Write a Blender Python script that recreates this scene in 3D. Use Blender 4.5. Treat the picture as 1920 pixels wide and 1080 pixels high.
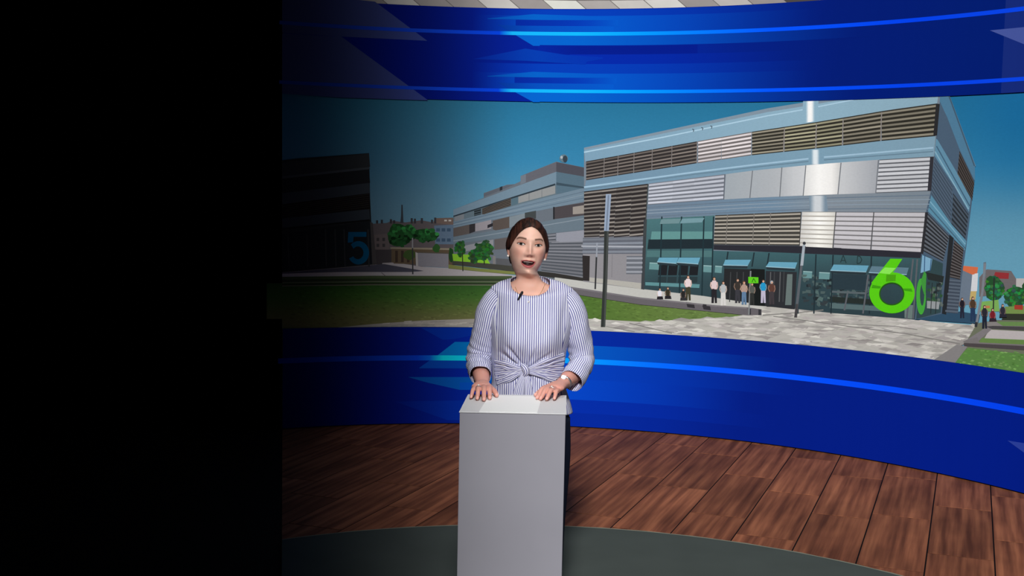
import bpy, bmesh, math, random
from mathutils import Vector, Matrix, noise
from mathutils.geometry import tessellate_polygon

random.seed(7)
SC = bpy.context.scene
COL = SC.collection
for o in list(bpy.data.objects):
    bpy.data.objects.remove(o)

# ------------------------------------------------------------------ camera
F, PITCH, ROLL, CAMH = 2300.0, 0.08367, 0.02, 1.79
cp, sp, cr, sr = math.cos(PITCH), math.sin(PITCH), math.cos(ROLL), math.sin(ROLL)
UPV = Vector((0, sp, cp)); FWD = Vector((0, cp, -sp)); XV = Vector((1, 0, 0))
RIGHT = XV * cr + UPV * sr
UP = UPV * cr - XV * sr
cam = bpy.data.cameras.new('camera')
camo = bpy.data.objects.new('camera', cam); COL.objects.link(camo)
m = Matrix((RIGHT, UP, -FWD)).transposed().to_4x4(); m.translation = Vector((0, 0, CAMH))
camo.matrix_world = m
cam.sensor_width = 36; cam.lens = 36 * F / 1920
cam.clip_start = 0.05
SC.camera = camo
SC.view_settings.view_transform = 'Standard'
SC.view_settings.look = 'None'
SC.view_settings.exposure = 0.0
SC.view_settings.gamma = 1.0
SC.view_settings.use_curve_mapping = False

# ------------------------------------------------------------------ world and lamps
world = bpy.data.worlds.new('studio_dark'); SC.world = world
world.use_nodes = True
world.node_tree.nodes['Background'].inputs[0].default_value = (0, 0, 0, 1)
world.node_tree.nodes['Background'].inputs[1].default_value = 0

def spot(name, loc, target, watts, angle, blend, radius):
    l = bpy.data.lights.new(name, 'SPOT'); l.energy = watts; l.spot_size = math.radians(angle)
    l.spot_blend = blend; l.shadow_soft_size = radius
    o = bpy.data.objects.new(name, l); COL.objects.link(o); o.location = loc
    d = Vector(target) - Vector(loc); o.rotation_euler = d.to_track_quat('-Z', 'Y').to_euler()
    return o, l

# studio flood over the camera; an added ramp fades its left side to black
KEY = 41.0
ko, kl = spot('studio_flood', (0, 0, 3.5), (0.9, 9, 1.2), KEY, 120, 0.1, 0.25)
kl.use_nodes = True
nt = kl.node_tree; nt.nodes.clear()
def nd(t, **k):
    n = nt.nodes.new(t)
    for a, b in k.items(): setattr(n, a, b)
    return n
out = nd('ShaderNodeOutputLight'); em = nd('ShaderNodeEmission')
geo = nd('ShaderNodeNewGeometry'); sep = nd('ShaderNodeSeparateXYZ')
div = nd('ShaderNodeMath', operation='DIVIDE')
mr = nd('ShaderNodeMapRange'); mr.clamp = True
mr.inputs['From Min'].default_value = (542 - 960) / F
mr.inputs['From Max'].default_value = (952 - 960) / F
pw = nd('ShaderNodeMath', operation='POWER'); pw.inputs[1].default_value = 2.2
fall = nd('ShaderNodeLightFalloff'); fall.inputs['Strength'].default_value = 1.0
mul = nd('ShaderNodeMath', operation='MULTIPLY')
lk = nt.links.new
lk(geo.outputs['Incoming'], sep.inputs[0]); lk(sep.outputs['X'], div.inputs[0]); lk(sep.outputs['Y'], div.inputs[1])
lk(div.outputs[0], mr.inputs['Value']); lk(mr.outputs[0], pw.inputs[0])
lk(pw.outputs[0], mul.inputs[0]); lk(fall.outputs['Constant'], mul.inputs[1])
lk(mul.outputs[0], em.inputs['Strength']); lk(em.outputs[0], out.inputs[0])

to, tl = spot('overhead_spot', (0.40, 4.22, 3.75), (0.06, 4.26, 1.05), 72, 30, 0.8, 0.18)

# ------------------------------------------------------------------ projection helpers
def ray(x, y):
    a = (x - 960) / F; b = -(y - 540) / F
    a2 = a * cr - b * sr; b2 = a * sr + b * cr
    return Vector((a2, cp + b2 * sp, -sp + b2 * cp))
def W(x, y, depth):
    d = ray(x, y); t = depth / d.y
    return Vector((d.x * t, depth, CAMH + d.z * t))
def G(x, y, z=0.0):
    d = ray(x, y); t = (z - CAMH) / d.z
    return Vector((d.x * t, d.y * t, z))
CX, CY, CR = -0.093, 5.3576, 3.7244          # curved set wall
Z_LOW, Z_UP, Z_TOP = 0.7312, 2.401, 3.069
def wall(x, y, off=0.0):
    d = ray(x, y)
    A = d.x * d.x + d.y * d.y; B = -2 * (d.x * CX + d.y * CY); r = CR - off
    C = CX * CX + CY * CY - r * r
    D = max(B * B - 4 * A * C, 0)
    t = (-B + math.sqrt(D)) / (2 * A)
    return Vector((d.x * t, d.y * t, CAMH + d.z * t))
def wall_az(x):                               # plan angle of the wall at pixel column x
    p = wall(x, 400); return math.atan2(p.y - CY, p.x - CX)
def wpt(az, z, off=0.0):
    return Vector((CX + (CR - off) * math.cos(az), CY + (CR - off) * math.sin(az), z))

# ------------------------------------------------------------------ object helpers
def lin(c):
    return tuple((v / 255 / 12.92 if v <= 10.3 else ((v / 255 + 0.055) / 1.055) ** 2.4) for v in c[:3]) + (1.0,)
def tag(o, label=None, cat=None, group=None, kind=None):
    if label: o['label'] = label
    if cat: o['category'] = cat
    if group: o['group'] = group
    if kind: o['kind'] = kind
    return o
def link(name, me, mat=None, parent=None, smooth=False):
    if mat: me.materials.clear(); me.materials.append(mat)
    o = bpy.data.objects.new(name, me); COL.objects.link(o)
    if parent: o.parent = parent
    if smooth:
        for p in me.polygons: p.use_smooth = True
    return o
def mesh(name, verts, faces):
    me = bpy.data.meshes.new(name); me.from_pydata([tuple(v) for v in verts], [], faces); me.update()
    return me
def empty(name, loc=(0, 0, 0)):
    o = bpy.data.objects.new(name, None); COL.objects.link(o); o.location = loc; o.empty_display_size = 0.1
    return o
def from_bm(name, bm, mat, parent=None, smooth=False):
    bmesh.ops.recalc_face_normals(bm, faces=bm.faces)
    me = bpy.data.meshes.new(name); bm.to_mesh(me); bm.free()
    return link(name, me, mat, parent, smooth)

def material(name, rgb, rough=0.6, spec=0.3, metal=0.0, nodes=None):
    mt = bpy.data.materials.new(name); mt.use_nodes = True
    b = mt.node_tree.nodes['Principled BSDF']
    b.inputs['Base Color'].default_value = lin(rgb); b.inputs['Roughness'].default_value = rough
    b.inputs['Specular IOR Level'].default_value = spec; b.inputs['Metallic'].default_value = metal
    if nodes: nodes(mt.node_tree, b)
    return mt
def speckle(amount, scale, detail=4.0, stretch=(1, 1, 1), coord='Object'):
    """multiply the base colour by a soft noise"""
    def f(t, b):
        N = t.nodes.new; L = t.links.new
        tc = N('ShaderNodeTexCoord'); mp = N('ShaderNodeMapping'); mp.inputs['Scale'].default_value = stretch
        nz = N('ShaderNodeTexNoise'); nz.inputs['Scale'].default_value = scale; nz.inputs['Detail'].default_value = detail
        mrn = N('ShaderNodeMapRange'); mrn.inputs['From Min'].default_value = 0.3; mrn.inputs['From Max'].default_value = 0.7
        mrn.inputs['To Min'].default_value = 1 - amount; mrn.inputs['To Max'].default_value = 1 + amount
        mx = N('ShaderNodeMix'); mx.data_type = 'RGBA'; mx.blend_type = 'MULTIPLY'; mx.inputs[0].default_value = 1.0
        mx.inputs[6].default_value = b.inputs['Base Color'].default_value
        L(tc.outputs[coord], mp.inputs[0]); L(mp.outputs[0], nz.inputs['Vector']); L(nz.outputs[0], mrn.inputs[0])
        L(mrn.outputs[0], mx.inputs[7]); L(mx.outputs[2], b.inputs['Base Color'])
    return f
def vcol(t, b):
    n = t.nodes.new('ShaderNodeVertexColor'); n.layer_name = 'Col'
    t.links.new(n.outputs[0], b.inputs['Base Color'])

def print_nodes(t, b):
    N = t.nodes.new; L = t.links.new
    vc = N('ShaderNodeVertexColor'); vc.layer_name = 'Col'; tc = N('ShaderNodeTexCoord')
    nz = N('ShaderNodeTexNoise'); nz.inputs['Scale'].default_value = 55; nz.inputs['Detail'].default_value = 3
    mp = N('ShaderNodeMapping'); mp.inputs['Scale'].default_value = (1, 1, 2.2)
    mr_ = N('ShaderNodeMapRange'); mr_.inputs['From Min'].default_value = .3; mr_.inputs['From Max'].default_value = .7; mr_.inputs['To Min'].default_value = .97; mr_.inputs['To Max'].default_value = 1.03
    mx = N('ShaderNodeMix'); mx.data_type = 'RGBA'; mx.blend_type = 'MULTIPLY'; mx.inputs[0].default_value = 1
    L(tc.outputs['Object'], mp.inputs[0]); L(mp.outputs[0], nz.inputs['Vector']); L(nz.outputs[0], mr_.inputs[0])
    L(vc.outputs[0], mx.inputs[6]); L(mr_.outputs[0], mx.inputs[7]); L(mx.outputs[2], b.inputs['Base Color'])
M_PRINT = material('printed_panel', (128, 128, 128), 0.85, 0.05, nodes=print_nodes)
M_BAND = material('banner_print', (0, 0, 128), 0.8, 0.05, nodes=vcol)

# ------------------------------------------------------------------ print builder (flat picture on the curved wall)
XL, XR = 529, 2330            # how far the set runs, in picture columns
class Print:
    """collects flat printed shapes; every shape lies on the wall surface, layers a fraction of a millimetre apart"""
    STEP = 24
    def __init__(self): self.v = []; self.f = []; self.c = []
    def tri(self, pts, col, off):
        # clip the triangle to vertical slabs so that it follows the curve of the wall
        xs = [p[0] for p in pts]; s = self.STEP
        if max(xs) <= XL: return
        k0 = max(math.floor(min(xs) / s), math.floor(XL / s)); k1 = math.floor((max(xs) - 1e-6) / s)
        for k in range(k0, k1 + 1):
            poly = pts
            for sign, lim in ((1, max(k * s, XL)), (-1, (k + 1) * s)):
                res = []
                for i in range(len(poly)):
                    a, b = poly[i], poly[(i + 1) % len(poly)]
                    da, db = sign * (a[0] - lim), sign * (b[0] - lim)
                    if da >= 0: res.append(a)
                    if (da > 0 > db) or (da < 0 < db):
                        u = da / (da - db); res.append((a[0] + (b[0] - a[0]) * u, a[1] + (b[1] - a[1]) * u))
                poly = res
                if len(poly) < 3: break
            if len(poly) < 3: continue
            n = len(self.v)
            for p in poly:
                self.v.append(wall(p[0], p[1], off))
                self.c.append(lin(col(*p)) if callable(col) else lin(col))
            self.f.append(tuple(range(n, n + len(poly))))
    def poly(self, pts, col, L=1):
        off = 0.004 + L * 0.0007 + random.random() * 0.0003
        tris = tessellate_polygon([[Vector((p[0], p[1], 0)) for p in pts]])
        for t in tris: self.tri([pts[i] for i in t], col, off)
    def grid(self, x0, x1, y0, y1, nx, ny, col, L=0):
        for i in range(nx):
            for j in range(ny):
                a, b = x0 + (x1 - x0) * i / nx, x0 + (x1 - x0) * (i + 1) / nx
                c, d = y0 + (y1 - y0) * j / ny, y0 + (y1 - y0) * (j + 1) / ny
                off = 0.004 + L * 0.0007
                n = len(self.v)
                for p in ((a, c), (b, c), (b, d), (a, d)):
                    self.v.append(wall(p[0], p[1], off)); self.c.append(lin(col(*p)))
                self.f.append((n, n + 1, n + 2, n + 3))
    def blob(self, cx, cy, rx, ry, col, L=1, n=14, rough=0.15):
        pts = []
        for i in range(n):
            a = 2 * math.pi * i / n; k = 1 + random.uniform(-rough, rough)
            pts.append((cx + rx * k * math.cos(a), cy + ry * k * math.sin(a)))
        self.poly(pts, col, L)
    def line(self, pts, w, col, L=1):
        for (a, b) in zip(pts, pts[1:]):
            dx, dy = b[0] - a[0], b[1] - a[1]; l = math.hypot(dx, dy) or 1; nx, ny = -dy / l * w / 2, dx / l * w / 2
            self.poly([(a[0] + nx, a[1] + ny), (b[0] + nx, b[1] + ny), (b[0] - nx, b[1] - ny), (a[0] - nx, a[1] - ny)], col, L)
    def slats(self, q, n, light, dark, frac=0.5, L=2, wob=0.0):
        """louvre field inside quad q = TL, TR, BR, BL"""
        TL, TR, BR, BL = q
        self.poly([TL, TR, BR, BL], dark, L)
        mix = lambda a, b, t: (a[0] + (b[0] - a[0]) * t, a[1] + (b[1] - a[1]) * t)
        for i in range(n):
            t0 = (i + (1 - frac) / 2) / n; t1 = (i + 1 - (1 - frac) / 2) / n
            k = 1 + random.uniform(-wob, wob)
            lc = (lambda x, y, k=k: tuple(min(255, v * k) for v in (light(x, y) if callable(light) else light)))
            self.poly([mix(TL, BL, t0), mix(TR, BR, t0), mix(TR, BR, t1), mix(TL, BL, t1)], lc, L + 1)
    def build(self, name, parent=None, mat=None):
        me = mesh(name, self.v, self.f)
        ca = me.color_attributes.new('Col', 'FLOAT_COLOR', 'POINT')
        flat = [x for c in self.c for x in c]
        ca.data.foreach_set('color', flat)
        return link(name, me, mat or M_PRINT, parent)

def ramp(x, stops):
    if x <= stops[0][0]: return stops[0][1]
    for (a, ca), (b, cb) in zip(stops, stops[1:]):
        if x <= b:
            t = (x - a) / (b - a); return tuple(p + (q - p) * t for p, q in zip(ca, cb))
    return stops[-1][1]
def inside(p, poly):
    r = False
    for (x1, y1), (x2, y2) in zip(poly, poly[1:] + poly[:1]):
        if (y1 > p[1]) != (y2 > p[1]) and p[0] < (x2 - x1) * (p[1] - y1) / (y2 - y1) + x1: r = not r
    return r

# ------------------------------------------------------------------ set wall (structure)
AZL, AZR = wall_az(XL), wall_az(XR)
def shell(z0, z1, r0, r1, n=72):
    v, f = [], []
    for i in range(n + 1):
        az = AZL + (AZR - AZL) * i / n
        for r, z in ((r0, z0), (r0, z1), (r1, z1), (r1, z0)):
            v.append((CX + r * math.cos(az), CY + r * math.sin(az), z))
    for i in range(n):
        for k in range(4):
            a, b = i * 4 + k, i * 4 + (k + 1) % 4
            f.append((a, b, b + 4, a + 4))
    f += [(0, 1, 2, 3), (n * 4 + 3, n * 4 + 2, n * 4 + 1, n * 4)]
    return v, f
v, f = shell(0, 3.75, CR, CR + 0.08)
tag(link('wall_back', mesh('wall_back', v, f), material('set_wall', (60, 62, 66), 0.8, 0.1)), kind='structure')

# ------------------------------------------------------------------ floor: base, planks, round mat
def disc(r, cx, cy, z0, z1, n=128):
    v = [(cx + r * math.cos(2 * math.pi * i / n), cy + r * math.sin(2 * math.pi * i / n), z) for z in (z0, z1) for i in range(n)]
    f = [tuple(range(n))[::-1], tuple(range(n, 2 * n))] + [(i, (i + 1) % n, n + (i + 1) % n, n + i) for i in range(n)]
    return v, f
v = [(-6, -2, -0.06), (7, -2, -0.06), (7, 11, -0.06), (-6, 11, -0.06), (-6, -2, -0.0014), (7, -2, -0.0014), (7, 11, -0.0014), (-6, 11, -0.0014)]
f = [(3, 2, 1, 0), (4, 5, 6, 7), (0, 1, 5, 4), (1, 2, 6, 5), (2, 3, 7, 6), (3, 0, 4, 7)]
floor = tag(link('floor', mesh('floor', v, f), material('dark_subfloor', (18, 13, 11), 0.8, 0.1)), kind='structure')

def wood(t, b):
    N = t.nodes.new; L = t.links.new
    tc = N('ShaderNodeTexCoord'); oi = N('ShaderNodeObjectInfo')
    ad = N('ShaderNodeVectorMath'); ad.operation = 'ADD'
    sc_ = N('ShaderNodeVectorMath'); sc_.operation = 'SCALE'; sc_.inputs['Scale'].default_value = 37.0
    cb = N('ShaderNodeCombineXYZ')
    L(oi.outputs['Random'], cb.inputs[0]); L(oi.outputs['Random'], cb.inputs[1]); L(cb.outputs[0], sc_.inputs[0])
    L(tc.outputs['Object'], ad.inputs[0]); L(sc_.outputs[0], ad.inputs[1])
    def nz(scale, st, detail):
        mp = N('ShaderNodeMapping'); mp.inputs['Scale'].default_value = st
        n = N('ShaderNodeTexNoise'); n.inputs['Scale'].default_value = scale; n.inputs['Detail'].default_value = detail
        L(ad.outputs[0], mp.inputs[0]); L(mp.outputs[0], n.inputs['Vector']); return n
    grain = nz(2.6, (0.40, 9.0, 1), 4); patch = nz(2.2, (1.0, 1.6, 1), 2)
    cr_ = N('ShaderNodeValToRGB'); e = cr_.color_ramp.elements
    e[0].position = 0.32; e[0].color = lin((120, 70, 50)); e[1].position = 0.68; e[1].color = lin((194, 122, 86))
    x = cr_.color_ramp.elements.new(0.5); x.color = lin((160, 97, 69))
    L(grain.outputs[0], cr_.inputs[0])
    m2 = N('ShaderNodeMapRange'); m2.inputs['From Min'].default_value = 0.3; m2.inputs['From Max'].default_value = 0.62
    m2.inputs['To Min'].default_value = 0.70; m2.inputs['To Max'].default_value = 1.0; L(patch.outputs[0], m2.inputs[0])
    m3 = N('ShaderNodeMapRange'); m3.inputs['To Min'].default_value = 0.8; m3.inputs['To Max'].default_value = 1.12; L(oi.outputs['Random'], m3.inputs[0])
    mm = N('ShaderNodeMath'); mm.operation = 'MULTIPLY'; L(m2.outputs[0], mm.inputs[0]); L(m3.outputs[0], mm.inputs[1])
    mx = N('ShaderNodeMix'); mx.data_type = 'RGBA'; mx.blend_type = 'MULTIPLY'; mx.inputs[0].default_value = 1
    L(cr_.outputs[0], mx.inputs[6]); L(mm.outputs[0], mx.inputs[7]); L(mx.outputs[2], b.inputs['Base Color'])
    bp = N('ShaderNodeBump'); bp.inputs['Strength'].default_value = 0.15; bp.inputs['Distance'].default_value = 0.002
    L(grain.outputs[0], bp.inputs['Height']); L(bp.outputs[0], b.inputs['Normal'])
M_WOOD = material('brown_floor_wood', (110, 68, 50), 0.75, 0.12, nodes=wood)
PA = math.radians(69.5); PD = Vector((math.cos(PA), math.sin(PA), 0)); PN = Vector((math.sin(PA), -math.cos(PA), 0))
PWID, PLEN = 0.315, 1.0
bm = bmesh.new(); bmesh.ops.create_cube(bm, size=1)
bmesh.ops.scale(bm, vec=(PLEN - 0.009, PWID - 0.007, 0.012), verts=bm.verts)
bmesh.ops.translate(bm, vec=(0, 0, -0.006), verts=bm.verts)
bmesh.ops.recalc_face_normals(bm, faces=bm.faces)
plank_me = bpy.data.meshes.new('plank'); bm.to_mesh(plank_me); bm.free(); plank_me.materials.append(M_WOOD)
phases = {-6: 0.34, -5: 0.155, -4: 0.62, -3: 0.30, -2: 0.89, -1: 0.02, 0: 0.36, 1: 0.75, 2: 0.2, -7: 0.7}
DC = Vector((0.126, 3.951)); DR = 2.3987; EDGE_K = (529 - 960) / F
for k in range(-17, 9):
    c0 = -0.135 + k * PWID + PWID / 2
    ph = phases.get(k, random.random())
    for j in range(1, 12):
        t = j + ph + 0.5
        p = PN * c0 + PD * t
        q = Vector((p.x, p.y))
        if (q - Vector((CX, CY))).length > CR + 0.6: continue      # outside the round set
        if (q - DC).length < DR - 0.55: continue                    # wholly under the round mat
        if p.y < 1.8: continue
        if (p.x - EDGE_K * p.y) / math.hypot(1, EDGE_K) < -0.56: continue
        me_ = plank_me
        if (p.x - EDGE_K * p.y) / math.hypot(1, EDGE_K) < 0.56:
            bmx = bmesh.new(); bmx.from_mesh(plank_me); mt_ = Matrix.Translation(p) @ Matrix.Rotation(PA, 4, 'Z'); iv = mt_.inverted()
            co = iv @ Vector((0, 0, 0)); no = (iv.to_3x3() @ Vector((1, -EDGE_K, 0))).normalized()
            r_ = bmesh.ops.bisect_plane(bmx, geom=bmx.verts[:] + bmx.edges[:] + bmx.faces[:], plane_co=co, plane_no=no, clear_inner=True)
            bmesh.ops.holes_fill(bmx, edges=bmx.edges[:])
            if len(bmx.faces) < 4: bmx.free(); continue
            me_ = bpy.data.meshes.new('plank'); bmx.to_mesh(me_); bmx.free(); me_.materials.clear(); me_.materials.append(M_WOOD)
        o = bpy.data.objects.new('plank', me_); COL.objects.link(o); o.parent = floor
        o.location = p; o.rotation_euler = (0, 0, PA)

def cut_edge(v, f):
    bmx = bmesh.new(); vs = [bmx.verts.new(p) for p in v]
    for q in f: bmx.faces.new([vs[i] for i in q])
    bmesh.ops.bisect_plane(bmx, geom=bmx.verts[:] + bmx.edges[:] + bmx.faces[:], plane_co=(0, 0, 0), plane_no=(1, -EDGE_K, 0), clear_inner=True)
    bmesh.ops.holes_fill(bmx, edges=bmx.edges[:]); bmesh.ops.recalc_face_normals(bmx, faces=bmx.faces[:])
    bmx.verts.index_update()
    r = [p.co.copy() for p in bmx.verts], [tuple(x.index for x in q.verts) for q in bmx.faces]
    bmx.free(); return r
v, f = cut_edge(*disc(DR - 0.012, DC.x, DC.y, 0.0, 0.006))
mat_root = link('floor_mat', mesh('floor_mat', v, f), material('grey_green_felt', (86, 93, 89), 0.95, 0.05, nodes=speckle(0.06, 3.0)))
tag(mat_root, 'large round dark grey-green mat on the wooden floor around the podium', 'floor mat')
n = 160; v, f = [], []
for i in range(n):
    a = 2 * math.pi * i / n
    for r, z in ((DR - 0.012, 0.0), (DR - 0.012, 0.0066), (DR - 0.004 + 0.003 * math.sin(i * 2.3), 0.0066), (DR, 0.0)):
        v.append((DC.x + r * math.cos(a), DC.y + r * math.sin(a), z))
for i in range(n):
    for k in range(4): f.append((i * 4 + k, i * 4 + (k + 1) % 4, ((i + 1) % n) * 4 + (k + 1) % 4, ((i + 1) % n) * 4 + k))
v, f = cut_edge(v, f)
tag(link('edge_trim', mesh('edge_trim', v, f), material('pale_edge', (150, 150, 132), 0.8, 0.1), mat_root), 'thin pale edge of the round mat')

# ------------------------------------------------------------------ tiled ceiling strip above the upper banner, stood upright so the lamp lights it
v, f = shell(Z_TOP - 0.02, 3.72, CR - 0.004, CR + 0.001)
top = tag(link('upright_ceiling', mesh('upright_ceiling', v, f), material('tile_joint', (120, 116, 112), 0.9, 0.05)), kind='structure')
tile_mats = [material('ceramic_tile', c, 0.6, 0.2, nodes=speckle(0.05, 9)) for c in ((206, 204, 198), (196, 192, 186), (168, 162, 158), (214, 214, 204), (150, 143, 140), (184, 178, 174))]
dark_tile = material('dark_tile', (74, 68, 66), 0.6, 0.2)
def tile(pts, mat):
    v = [wall(x, y, 0.012) for x, y in pts] + [wall(x, y, 0.003) for x, y in pts]; k = len(pts)
    f = [tuple(range(k))] + [(i, i + k, (i + 1) % k + k, (i + 1) % k) for i in range(k)]
    link('tile', mesh('tile', v, f), mat, top)
edge_y = lambda x: ramp(x, [(500, (-12,)), (680, (1,)), (800, (9,)), (980, (16,)), (1100, (18.5,)), (1200, (18,)), (1320, (15.5,)), (1440, (11,)), (1600, (0,)), (1900, (-28,))])[0]
for i in range(-9, 16):
    for j in range(3):
        x0 = 985 + i * 63; yb = edge_y(x0) + 9 - j * 27
        yr = edge_y(x0 + 62) + 9 - j * 27
        lean = -30
        sh = lean * j + (31 if j % 2 else 0)
        q = [(x0 + sh + lean + 1, yb - 26), (x0 + sh + 62 + lean, yr - 26), (x0 + sh + 62, yr), (x0 + sh + 1, yb)]
        if min(t_[0] for t_ in q) < XL - 20: continue
        tile(q, dark_tile if x0 > 1455 else random.choice(tile_mats))

# ------------------------------------------------------------------ blue banners above and below the picture
def ypix(x, z):
    """picture row at which height z on the wall appears in column x (to follow the banner's level lines)"""
    y = 400.0
    for _ in range(12):
        a = wall(x, y).z; b = wall(x, y + 1).z
        y += (z - a) / (b - a)
    return y
def z_at(x, y): return wall(x, y).z
class Band(Print):
    def level(self, x0, x1, z0, z1, col, L, taper=0.0):
        """strip between two heights, taper = picture columns over which the left end narrows to a point"""
        n = max(1, int(abs(x1 - x0) / 24)); off = 0.032 + L * 0.0006
        for i in range(n):
            a, b = x0 + (x1 - x0) * i / n, x0 + (x1 - x0) * (i + 1) / n
            k = len(self.v)
            pa, pb = wall_az(a), wall_az(b)
            for az, z, xx in ((pa, z1, a), (pb, z1, b), (pb, z0, b), (pa, z0, a)):
                self.v.append(wpt(az, z, off)); self.c.append(lin(col(xx, 0) if callable(col) else col))
            self.f.append((k, k + 1, k + 2, k + 3))
    def poly(self, pts, col, L=1):
        off = 0.032 + L * 0.0006
        for t in tessellate_polygon([[Vector((p[0], p[1], 0)) for p in pts]]): self.tri([pts[i] for i in t], col, off)
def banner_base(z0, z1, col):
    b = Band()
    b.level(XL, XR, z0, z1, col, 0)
    # returns closing the banner's thickness against the wall
    n = 72
    for zz in (z0, z1):
        for i in range(n):
            a, c = AZL + (AZR - AZL) * i / n, AZL + (AZR - AZL) * (i + 1) / n
            k = len(b.v)
            for az, of in ((a, 0.032), (c, 0.032), (c, 0.001), (a, 0.001)):
                b.v.append(wpt(az, zz, of)); b.c.append(lin((0, 24, 110)))
            b.f.append((k, k + 1, k + 2, k + 3))
    return b
Band.build = lambda self, name, parent=None, mat=None: Print.build(self, name, parent, M_BAND)
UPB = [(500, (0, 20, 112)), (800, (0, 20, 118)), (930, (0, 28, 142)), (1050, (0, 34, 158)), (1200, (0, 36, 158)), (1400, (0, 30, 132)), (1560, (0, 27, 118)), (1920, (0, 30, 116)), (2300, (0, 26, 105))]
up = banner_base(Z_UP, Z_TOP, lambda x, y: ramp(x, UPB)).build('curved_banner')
tag(up, 'curved dark blue banner with cyan light lines above the picture', 'banner')
XC = 1135                                                      # column where the rows were read
zr = lambda y: z_at(XC, y)
def fade(peak, a=1130, b=1520, left=None):
    def f(x, y):
        base = ramp(x, UPB); t = max(0.0, min(1.0, (b - x) / (b - a)))
        if left: t *= max(0.0, min(1.0, (x - left[0]) / (left[1] - left[0])))
        return tuple(p + (q - p) * t for p, q in zip(base, peak))
    return f
LINE = [(520, (30, 66, 150)), (700, (20, 60, 180)), (940, (0, 66, 226)), (952, (20, 180, 246)), (1080, (14, 184, 255)), (1180, (0, 160, 255)), (1300, (0, 124, 255)), (1440, (0, 84, 255)), (1700, (0, 66, 240)), (1920, (8, 72, 240)), (2300, (0, 60, 220))]
# streaks fanning out from the left, one pattern repeated twice
def mixr(stops): return lambda x, y: ramp(x, stops)
for dy in (0, 108):
    s = Band()
    lef = (880, 1010)
    s.level(880, 1560, zr(31 + dy), zr(19 if dy == 0 else 121), fade((0, 60, 182), left=lef), 1)
    s.level(880, 1600, zr(62 + dy), zr(31 + dy), fade((0, 86, 200), left=lef), 2)
    s.level(960, 1150, zr(50 + dy), zr(39 + dy), mixr([(960, (0, 38, 156)), (1080, (0, 56, 180)), (1150, (0, 86, 200))]), 3)
    s.level(994, 1620, max(Z_UP, zr(86 + dy)), zr(62 + dy), fade((0, 98, 204), 1080, 1600), 2)
    s.poly([(957, 60 + dy), (1012, 61.5 + dy), (1012, 86 + dy if dy == 0 else 191.5), (1000, 86 + dy if dy == 0 else 191.5)], (0, 98, 204), 4)
    s.build('streak', up)
    s = Band()
    s.poly([(914, 34.5 + dy), (1000, 26.5 + dy), (1012, 27 + dy), (1140, 31 + dy), (1140, 38 + dy), (1000, 37 + dy), (914, 35.5 + dy)], mixr([(914, (0, 74, 172)), (1000, (0, 96, 198)), (1140, (0, 86, 200))]), 5)
    s.build('streak', up)
    s = Band()
    s.poly([(933, 46.5 + dy), (1000, 49 + dy), (1150, 50.5 + dy), (1150, 60 + dy), (958, 60 + dy)], mixr([(933, (0, 52, 156)), (1000, (0, 76, 186)), (1150, (0, 88, 202))]), 5)
    s.build('streak', up)
    l = Band(); l.level(520, XR, zr(68 + dy - (0 if dy == 0 else 0.5)), zr(61.2 + dy), lambda x, y: ramp(x, LINE), 6)
    l.build('light_line', up)
s = Band()
s.level(1003, 1300, zr(103), zr(87), mixr([(1003, (0, 34, 156)), (1080, (0, 26, 140)), (1300, (0, 26, 138))]), 1)
s.level(1062, 1480, zr(121), zr(103), fade((0, 40, 168), 1080, 1480), 1)
s.build('streak', up)
s = Band()
s.poly([(885, 111), (985, 91), (1062, 103), (1130, 107), (1130, 111), (1100, 116), (1098, 121), (985, 114)], mixr([(885, (0, 34, 146)), (1000, (0, 60, 174)), (1130, (0, 46, 172))]), 5)
s.build('streak', up)
CH = lambda x, y: ramp(x, [(540, (56, 66, 108)), (700, (54, 64, 118)), (803, (54, 68, 136))])
c = Band()
c.poly([(480, -16), (660, -1.5), (703, 3), (801, 76.5), (640, 68.5), (480, 58)], CH, 3)
c.build('chevron', up)
c = Band()
c.poly([(480, 60), (640, 68.5), (803, 188.2), (640, 183), (480, 172)], CH, 3)
c.build('chevron', up)
c = Band(); c.poly([(1856, 57), (1960, 47), (1960, 99)], (72, 88, 160), 4); c.build('chevron', up)
c = Band(); c.level(1871, 2050, Z_UP, Z_TOP, (22, 44, 124), 3); c.build('chevron', up)

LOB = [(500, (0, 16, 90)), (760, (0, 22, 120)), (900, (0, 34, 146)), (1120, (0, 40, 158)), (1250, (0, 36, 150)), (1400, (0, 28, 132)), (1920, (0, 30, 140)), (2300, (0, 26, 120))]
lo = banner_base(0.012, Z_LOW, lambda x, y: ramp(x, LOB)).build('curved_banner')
tag(lo, 'curved dark blue banner with one cyan light line between picture and floor', 'banner')
zl = lambda y, x=1120: z_at(x, y)
UPB = LOB
LLINE = [(520, (0, 50, 150)), (808, (0, 56, 190)), (815, (10, 190, 206)), (930, (0, 190, 226)), (1110, (0, 150, 255)), (1200, (0, 120, 255)), (1330, (0, 84, 255)), (1920, (0, 70, 255)), (2300, (0, 60, 240))]
l = Band(); l.level(520, XR, zl(682.2), zl(672.6), lambda x, y: ramp(x, LLINE), 6); l.build('light_line', lo)
s = Band()
s.level(960, 1520, zl(672.8), zl(647.5), fade((0, 84, 190), 1120, 1480), 2)
s.poly([(811, 673.5), (853, 641), (962, 642), (962, 668)], (0, 104, 176), 3)
s.poly([(785, 690.5), (808, 674), (962, 676), (962, 691)], (0, 62, 158), 3)
s.build('streak', lo)
s = Band()
s.poly([(765, 707), (962, 707), (962, 732), (862, 731), (800, 717)], lambda x, y: ramp(x, [(765, (0, 70, 150)), (962, (0, 84, 172))]), 2)
s.poly([(862, 717), (962, 717), (962, 732), (862, 731)], (0, 72, 172), 3)
s.build('streak', lo)
s = Band()
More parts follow.
